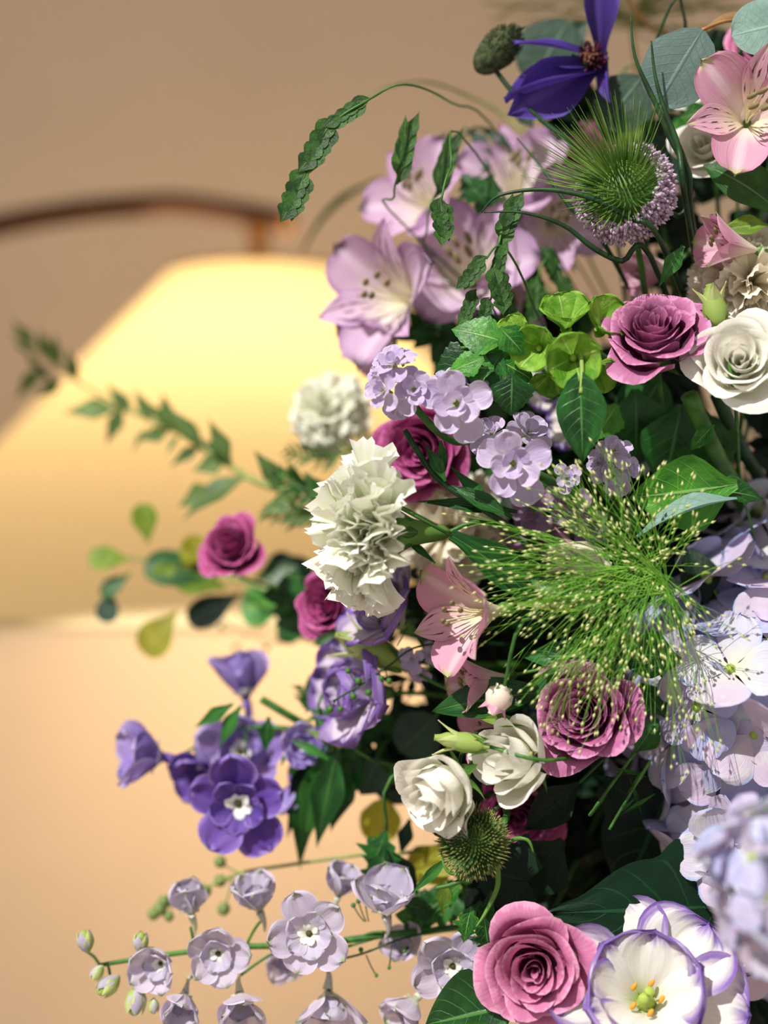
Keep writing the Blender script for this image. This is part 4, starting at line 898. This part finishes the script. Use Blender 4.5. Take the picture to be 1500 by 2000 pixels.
oats('trio of dark spikelets above the mint leaves', [(950, 500, 895, 570, .985, 1.5), (965, 520, 990, 615, .985, 1.9), (930, 565, 900, 640, .99, 1.4), (955, 580, 940, 640, .99, 1.9), (1005, 590, 985, 655, .99, 1.6)], [(950, 505, .985), (975, 480, .99), (1010, 520, 1.0), (1100, 700, 1.1), (1350, 1000, 1.24)])
oats('blurred green spikelets left of the lime bells', [(1050, 540, 1040, 640, 1.08, 1.4), (1090, 530, 1120, 610, 1.08, 1.4), (1060, 480, 1095, 560, 1.1, 1.6), (1020, 500, 1060, 590, 1.1, 1.5)], [(1050, 545, 1.08), (1070, 500, 1.09), (1100, 520, 1.1), (1300, 900, 1.22)])

# ================================================================== LEFT SPRIGS
root = thing('olive_sprig', 'long blurred narrow leaved sprig crossing the lampshade', 'foliage', P(620, 975, 1.15))
sp = [(20, 650, 1.40), (80, 690, 1.38), (160, 750, 1.34), (250, 800, 1.3), (340, 840, 1.27), (420, 890, 1.24), (500, 940, 1.2), (620, 975, 1.15), (800, 1020, 1.15), (1350, 1200, 1.26)]
limb(root, sp, [.0012, .0014, .0017, .002, .0024, .0026, .003, .003, .003, .003], 'stemy')
for (x0, y0, x1, y1, wf) in [(70, 680, 20, 620, 1), (60, 690, 25, 665, 1), (95, 700, 75, 640, 1.3), (110, 720, 105, 650, 1.2), (80, 720, 25, 775, 1.3), (120, 740, 70, 780, 1.3), (150, 745, 130, 680, 1.2), (55, 690, 80, 730, 1),
                             (230, 800, 115, 795, 1.3), (200, 790, 160, 810, 1), (240, 795, 205, 870, 1.2), (260, 810, 205, 745, 1.1), (300, 820, 255, 760, 1.2), (330, 835, 320, 765, 1.3), (330, 840, 270, 860, 1.6), (350, 850, 320, 885, 1),
                             (345, 845, 285, 775, 1), (390, 870, 330, 910, 1.1), (400, 885, 318, 770, .9), (440, 900, 375, 915, 2.0), (450, 905, 405, 815, 1.2), (445, 900, 390, 850, .8), (480, 930, 340, 995, 1.1), (420, 955, 345, 985, 2.0),
                             (555, 955, 495, 875, 1.2), (560, 960, 515, 920, 1.5), (600, 975, 555, 905, 1.4), (590, 970, 500, 1000, 1.4), (640, 980, 590, 920, 1.5), (620, 1000, 540, 1020, 1.4), (100, 745, 60, 700, 1), (290, 835, 250, 880, .8)]:
    t = max(0, min(1, (x0-20)/600)); d = 1.40-.25*t
    leaf_on(root, 'lance', 'olive', x0, y0, x1, y1, d, d-.01, random.uniform(-.5, .5), wf*1.3)
root = thing('round_leaf_sprig', 'blurred sprig of round lime leaves left of the small plum rose', 'foliage', P(520, 1150, 1.25))
limb(root, [(250, 1090, 1.27), (340, 1100, 1.26), (420, 1120, 1.25), (520, 1150, 1.22), (700, 1180, 1.2), (1350, 1250, 1.26)], .0018, 'stemy')
for (x0, y0, x1, y1, m, wf) in [(290, 1060, 278, 985, 'lime', 1.5), (255, 1092, 172, 1085, 'lime', 1.5), (255, 1120, 195, 1160, 'mid', 1.3), (215, 1150, 205, 1215, 'eucd', 1.6), (345, 1195, 275, 1275, 'yel', 1.7), (420, 1130, 280, 1095, 'mid', 1.2),
                                (360, 1120, 390, 1050, 'yel', 1.6), (440, 1150, 340, 1110, 'lime', 1.6), (470, 1160, 365, 1215, 'dark', 1.2), (560, 1185, 470, 1180, 'mint', 2.2), (540, 1200, 580, 1250, 'mintd', 1.8), (500, 1130, 575, 1100, 'mintd', 2), (540, 1080, 600, 1140, 'dark', 1.8),
                                (540, 1130, 610, 1190, 'dark', 1.8), (570, 1170, 640, 1240, 'dark', 1.8), (350, 1100, 300, 1130, 'lime', 1.5), (400, 1090, 355, 1075, 'yel', 1.8)]:
    leaf_on(root, 'spoon', m, x0, y0, x1, y1, 1.25, 1.24, random.uniform(-.3, .3), wf)
# berry branch
def berries(label, pts, bs, d, mat='berry', bmat='stemy', rad=.0014):
    root = thing('berry_branch', label, 'berry branch', P(*pts[0])); limb(root, pts, rad, bmat)
    for (x, y, r, sx, sy) in bs:
        part('berry', blob(mat, 1, 1.05, 10, 8), root, Mx.Translation(P(x, y, d)) @ Mx.Scale(S(r, d), 4))
        limb(root, [(x, y, d), ((x+sx)/2, (y+sy)/2+3, d), (sx, sy, d)], rad*.55, bmat, 'twig')
berries('blurred green berry twig above the pale delphinium', [(330, 1765, 1.12), (400, 1735, 1.12), (470, 1705, 1.11), (560, 1690, 1.1), (700, 1670, 1.09), (860, 1650, 1.1), (1300, 1500, 1.24)],
        [(430, 1683, 12, 470, 1705), (430, 1720, 12, 455, 1715), (352, 1742, 12, 380, 1745), (312, 1775, 14, 340, 1762), (320, 1760, 12, 340, 1762), (300, 1785, 12, 330, 1768), (475, 1728, 10, 500, 1702), (437, 1775, 13, 455, 1715), (400, 1740, 13, 410, 1735), (330, 1790, 10, 335, 1765)], 1.12)
berries('fine berry tendrils over the ruffled violet lisianthus', [(650, 1370, 1.03), (700, 1340, 1.03), (760, 1300, 1.03), (830, 1260, 1.03), (1000, 1260, 1.1), (1350, 1300, 1.24)],
        [(775, 1218, 7, 762, 1250), (798, 1218, 8, 775, 1262), (740, 1215, 5, 765, 1255), (700, 1330, 7, 712, 1335), (720, 1352, 7, 715, 1334), (690, 1360, 7, 690, 1342), (745, 1325, 6, 740, 1312), (665, 1385, 6, 660, 1365), (760, 1330, 6, 752, 1306), (645, 1385, 7, 655, 1368), (680, 1310, 6, 700, 1338)], 1.03, 'stem', 'stemd', .0008)
berries('pale out of focus berry threads under the round lime leaves', [(430, 1210, 1.3), (500, 1245, 1.3), (560, 1255, 1.28), (700, 1240, 1.24), (1350, 1280, 1.26)], [(432, 1225, 6, 440, 1215), (460, 1265, 6, 480, 1240), (520, 1265, 6, 515, 1250), (545, 1248, 7, 540, 1254)], 1.3, rad=.0007)
# green berry cluster + fine tendrils near bottom centre
berries('dark seed tendrils trailing right of the pale delphinium', [(620, 1880, 1.04), (700, 1865, 1.04), (780, 1835, 1.04), (860, 1815, 1.05), (1000, 1780, 1.1), (1300, 1600, 1.24)],
        [(735, 1905, 4, 715, 1865), (760, 1890, 4, 765, 1845), (700, 1760, 5, 715, 1800), (712, 1755, 5, 720, 1800), (690, 1768, 5, 712, 1800), (705, 1855, 5, 705, 1864), (790, 1858, 4, 780, 1838)], 1.04, 'stem', 'stemd', .0009)
# leaf clusters left of centre
leaf_stem('bundle of long dark leaves hanging beside the violet delphinium', [('lance', 640, 1450, 575, 1700, 1.09, dict(wf=1.0, mat='strap')), ('lance', 620, 1450, 548, 1660, 1.1, dict(wf=.9, mat='dark')), ('lance', 660, 1460, 610, 1680, 1.08, dict(wf=1.2, mat='strap')), ('lance', 680, 1490, 640, 1640, 1.09, dict(wf=1.6, mat='strap')),
           ('lance', 600, 1440, 585, 1600, 1.1, dict(wf=1.4, mat='mintd')), ('lance', 600, 1500, 580, 1725, 1.1, dict(wf=.9, mat='mintd')), ('lance', 650, 1420, 560, 1560, 1.11, dict(wf=1.5, mat='dark')), ('lance', 700, 1440, 655, 1620, 1.1, dict(wf=1.3, mat='mintd'))], mat='mid')
leaf_stem('jagged dark leaves below the yellow green leaf', [('jag', 755, 1620, 720, 1720, 1.06, dict(wf=1.4, mat='mintd')), ('jag', 750, 1650, 745, 1770, 1.06, dict(wf=1.3, mat='mintd')), ('lance', 760, 1660, 830, 1770, 1.06, dict(wf=1.5, mat='dark')), ('lance', 800, 1600, 780, 1680, 1.08, dict(wf=1.5, mat='dark')), ('ovate', 740, 1480, 700, 1560, 1.1, dict(mat='eucd', wf=1.5))], mat='mintd')
leaf_stem('blurred yellow green round leaf over the lit wall', [('round', 750, 1560, 735, 1650, 1.12, dict(mat='yel', wf=.9)), ('ovate', 870, 1650, 780, 1730, 1.09, dict(mat='yel', wf=.9)), ('ovate', 880, 1690, 830, 1730, 1.07, dict(mat='yel'))], mat='yel')
leaf_stem('blue green leaves in the shade left of the white lisianthus pair', [('round', 850, 1400, 780, 1470, 1.1, dict(mat='eucd')), ('round', 800, 1480, 740, 1560, 1.12, dict(mat='eucd', wf=1.1)), ('ovate', 790, 1420, 690, 1430, 1.12, dict(mat='mintd')), ('lance', 810, 1520, 680, 1500, 1.1, dict(mat='mint', wf=1.2))], mat='eucd')
leaf_stem('fresh green blades fanning out under the lower thistle', [('lance', 880, 1670, 790, 1760, 1.0, dict(mat='strap', wf=.7)), ('jag', 920, 1770, 905, 1850, .99, dict(mat='mint', wf=1.2)), ('jag', 945, 1790, 960, 1880, .99, dict(mat='mintd', wf=1.2)), ('lance', 870, 1720, 865, 1800, 1.03, dict(mat='lime', wf=1.5)), ('lance', 900, 1720, 845, 1790, 1.03, dict(mat='mint', wf=1.5)),
           ('lance', 940, 1760, 890, 1840, 1.02, dict(mat='mintd', wf=1.6)), ('strap', 930, 1690, 800, 1700, 1.06, dict(mat='yel', wf=.9)), ('lance', 960, 1740, 930, 1860, 1.0, dict(mat='mintd', wf=1.2))], mat='mint')
leaf_stem('feathery dark fronds under the big white carnation', [('jag', 660, 1420, 600, 1380, 1.08, dict(mat='mid')), ('jag', 640, 1400, 600, 1340, 1.1, dict(mat='mid', wf=1.4)), ('lance', 640, 1480, 560, 1440, 1.08, dict(mat='strap')), ('lance', 680, 1460, 590, 1420, 1.07, dict(mat='lime'))], mat='mid')
leaf_stem('narrow dark leaves and stems above the large white carnation', [('lance', 850, 1100, 770, 1030, 1.0, dict(wf=.6)), ('lance', 870, 940, 830, 860, .995, dict(wf=1.2)), ('lance', 1010, 1000, 800, 965, 1.0, dict(wf=.6)), ('lance', 960, 1000, 880, 900, 1.0, dict(wf=1.0)), ('lance', 1000, 1010, 860, 930, .99, dict(wf=.9)), ('strap', 860, 860, 870, 930, 1.0, dict(mat='mid'))],
          [(790, 840, 1.0), (850, 930, 1.0), (920, 980, 1.0), (1000, 1030, 1.01), (1200, 1150, 1.15)], mat='mintd', smat='stemd', r=.0022)
leaf_stem('blurred dark leaves along the upper left edge', [('strap', 870, 300, 765, 305, 1.15, dict(mat='dark', wf=.9)), ('ovate', 960, 330, 880, 300, 1.14, dict(mat='eucd')), ('lance', 960, 300, 905, 235, 1.14, dict(mat='eucd', wf=1.3)), ('lance', 1000, 290, 935, 240, 1.14, dict(mat='eucd', wf=1.3)), ('jag', 950, 400, 900, 330, 1.1, dict(mat='mintd', wf=1.8)), ('jag', 960, 340, 930, 420, 1.1, dict(mat='mintd', wf=1.8)),
           ('ovate', 1040, 250, 1010, 200, 1.12, dict(mat='eucd'))], mat='dark', smat='stemd')
leaf_stem('fine wiry greens in the dark right of the white lisianthus', [('lance', 1270, 1490, 1220, 1560, .99, dict(wf=.5)), ('lance', 1200, 1500, 1280, 1520, .99, dict(wf=.4)), ('lance', 1280, 1550, 1200, 1600, .99, dict(wf=.4)), ('lance', 1240, 1560, 1195, 1600, .99, dict(wf=.5)), ('lance', 1230, 1520, 1260, 1600, .99, dict(wf=.4))],
          [(1270, 1485, .985), (1225, 1560, .985), (1190, 1620, .99)], r=.001, mat='strap')
leaf_stem('small green sprigs behind the thread grass and hydrangea', [('ovate', 1240, 1470, 1290, 1400, 1.0, dict(mat='mid')), ('ovate', 1300, 1400, 1250, 1330, 1.01, dict(mat='mid')), ('ovate', 1330, 1340, 1290, 1260, 1.02, dict(mat='mid')), ('ovate', 1380, 1180, 1350, 1060, 1.04, dict(mat='dark'))], mat='mid')

def feather(label, pts, mat, L, wf=.9, n=26, kind='lance', smat='stem'):
    root = thing('feathery_sprig', label, 'foliage', P(*pts[-1])); limb(root, pts, .0015, smat)
    for k in range(n):
        t = (k+.5)/n*(len(pts)-1)*.97; i = int(t); f = t-i; a = pts[i]; b = pts[min(i+1, len(pts)-1)]
        x, y, d = [a[q]+(b[q]-a[q])*f for q in range(3)]; an = math.atan2(a[1]-b[1], a[0]-b[0])+(.75 if k % 2 else -.75)+random.uniform(-.25, .25)
        l = L*random.uniform(.7, 1.15)*(.6+.4*min(1, t)); leaf_on(root, kind, mat, x, y, x+math.cos(an)*l, y+math.sin(an)*l, d, d-.008, random.uniform(-.6, .6), wf, seed=k % 3)
feather('dark feathery sprig between the olive sprig and the big white carnation', [(545, 925, 1.16), (600, 960, 1.15), (680, 990, 1.13), (760, 1010, 1.12)], 'mintd', 52)
feather('second feathery sprig above the small blurred plum rose', [(520, 1000, 1.17), (580, 1005, 1.16), (660, 1010, 1.14), (740, 1020, 1.13)], 'mid', 46)
feather('fluffy green sprig below the blurred white carnation', [(560, 880, 1.2), (620, 895, 1.19), (690, 880, 1.17), (760, 860, 1.14)], 'olive', 40)
feather('dark sprig hanging under the ruffled violet lisianthus', [(600, 1500, 1.13), (640, 1460, 1.12), (720, 1450, 1.12), (820, 1440, 1.12)], 'mintd', 60, 1.5)
feather('mid green sprig left of the ruffled violet lisianthus', [(595, 1345, 1.13), (620, 1390, 1.12), (690, 1430, 1.12), (780, 1440, 1.12)], 'mid', 50, 1.4)
feather('shaded oval leaf sprig left of the half hidden plum rose', [(540, 1150, 1.17), (590, 1190, 1.16), (660, 1230, 1.15), (760, 1250, 1.13)], 'mintd', 70, 1.0, 14, 'ovate')
feather('dark oval leaf sprig left of the white lisianthus pair', [(700, 1500, 1.13), (750, 1480, 1.12), (830, 1500, 1.12), (900, 1520, 1.12)], 'dark', 75, 1.0, 14, 'ovate')
feather('toothed leaf sprig under the lower thistle toward the pale delphinium', [(800, 1800, 1.06), (850, 1770, 1.06), (900, 1740, 1.07), (980, 1700, 1.1)], 'mid', 60, 1.0, 14, 'mint')
feather('deep green sprig between the lilac alstroemerias and mint leaves', [(800, 640, 1.14), (850, 660, 1.13), (900, 640, 1.13), (1000, 640, 1.14)], 'mintd', 60, 1.0, 14, 'ovate')
# ================================================================== FILL FOLIAGE
def inside(x, y):
    xs = [(0, 1290), (150, 1150), (300, 1000), (450, 880), (620, 820), (700, 800), (850, 800), (980, 720), (1150, 690), (1250, 700), (1400, 720), (1500, 800), (1600, 860), (1700, 930), (1850, 960), (2100, 960)]
    for (y0, x0), (y1, x1) in zip(xs, xs[1:]):
        if y0 <= y <= y1: return x > x0+(x1-x0)*(y-y0)/(y1-y0)
    return False
FW = [(300, 1300, 'behind the clematis'), (300, 9999, 'behind the large eucalyptus leaf'), (560, 1130, 'among the lilac alstroemerias'), (560, 9999, 'below the teasel head'),
      (800, 1050, 'behind the mint leaves'), (800, 9999, 'behind the mauve and white roses'), (1050, 1020, 'behind the lavender stock'), (1050, 9999, 'beneath the white rose'), (1300, 980, 'behind the dashed pink alstroemeria'),
      (1300, 9999, 'behind the fountain grass'), (1550, 1080, 'behind the pair of white lisianthus'), (1550, 9999, 'beside the lilac blue hydrangea'), (1800, 1150, 'beneath the lower thistle head'), (1800, 9999, 'behind the dark ivy leaf'),
      (9999, 1150, 'behind the bottom pink rose'), (9999, 9999, 'behind the open picotee lisianthus')]
rr = random.Random(21); nf = 0
gaps = [(1170, 560, 75), (1450, 850, 60), (1250, 60, 130)]
for gy in range(110, 2090, 66):
    for gx in range(690, 1620, 74):
        x = gx+rr.uniform(-30, 30); y = gy+rr.uniform(-28, 28)
        if not inside(x-70, y) or any((x-a)**2+(y-b)**2 < (c+55)**2 for a, b, c in gaps): continue
        d = rr.uniform(1.13, 1.22) if x < 1000 or y < 700 else rr.uniform(1.09, 1.19)
        dark = 'dark' if (y > 1000 or x > 1150) else rr.choice(('dark', 'mintd', 'mid'))  # lower and right sprigs take the shade-darkened leaf colour
        kd = rr.choice(('ovate', 'ovate', 'mint', 'lance')); kw = dict(ovate='oval leaved', mint='toothed', lance='narrow leaved')[kd]
        cw = dict(dark='dark', mintd='deep green', mid='mid green')[dark]
        where = [w_ for (ya, xa, w_) in FW if y < ya and x < xa][0]
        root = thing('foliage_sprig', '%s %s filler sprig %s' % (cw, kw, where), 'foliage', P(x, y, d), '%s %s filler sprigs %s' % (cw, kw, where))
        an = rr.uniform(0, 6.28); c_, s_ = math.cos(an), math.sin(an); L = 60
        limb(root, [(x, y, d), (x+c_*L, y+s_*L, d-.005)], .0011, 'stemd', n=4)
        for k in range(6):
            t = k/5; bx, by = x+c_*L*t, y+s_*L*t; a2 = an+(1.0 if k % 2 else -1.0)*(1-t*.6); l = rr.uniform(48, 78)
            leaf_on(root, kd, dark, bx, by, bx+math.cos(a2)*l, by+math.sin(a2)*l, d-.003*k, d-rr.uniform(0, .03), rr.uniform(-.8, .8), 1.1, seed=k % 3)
        nf += 1
for gy in range(760, 2100, 92):  # added backing leaves, coloured near black as shade between the blooms
    for gx in range(900, 1640, 98):
        x = gx+rr.uniform(-30, 30); y = gy+rr.uniform(-30, 30)
        if not inside(x-110, y) or any((x-a)**2+(y-b)**2 < (c+90)**2 for a, b, c in gaps): continue
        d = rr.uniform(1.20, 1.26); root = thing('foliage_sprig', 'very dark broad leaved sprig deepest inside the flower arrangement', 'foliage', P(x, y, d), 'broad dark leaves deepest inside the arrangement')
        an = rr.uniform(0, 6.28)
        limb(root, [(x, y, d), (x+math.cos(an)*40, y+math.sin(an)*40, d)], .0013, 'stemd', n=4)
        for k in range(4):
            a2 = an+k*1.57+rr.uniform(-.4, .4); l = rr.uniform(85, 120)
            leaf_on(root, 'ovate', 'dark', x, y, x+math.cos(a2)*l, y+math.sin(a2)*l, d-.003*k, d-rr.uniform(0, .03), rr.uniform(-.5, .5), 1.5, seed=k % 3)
print('objects', len(bpy.data.objects), 'fill', nf)
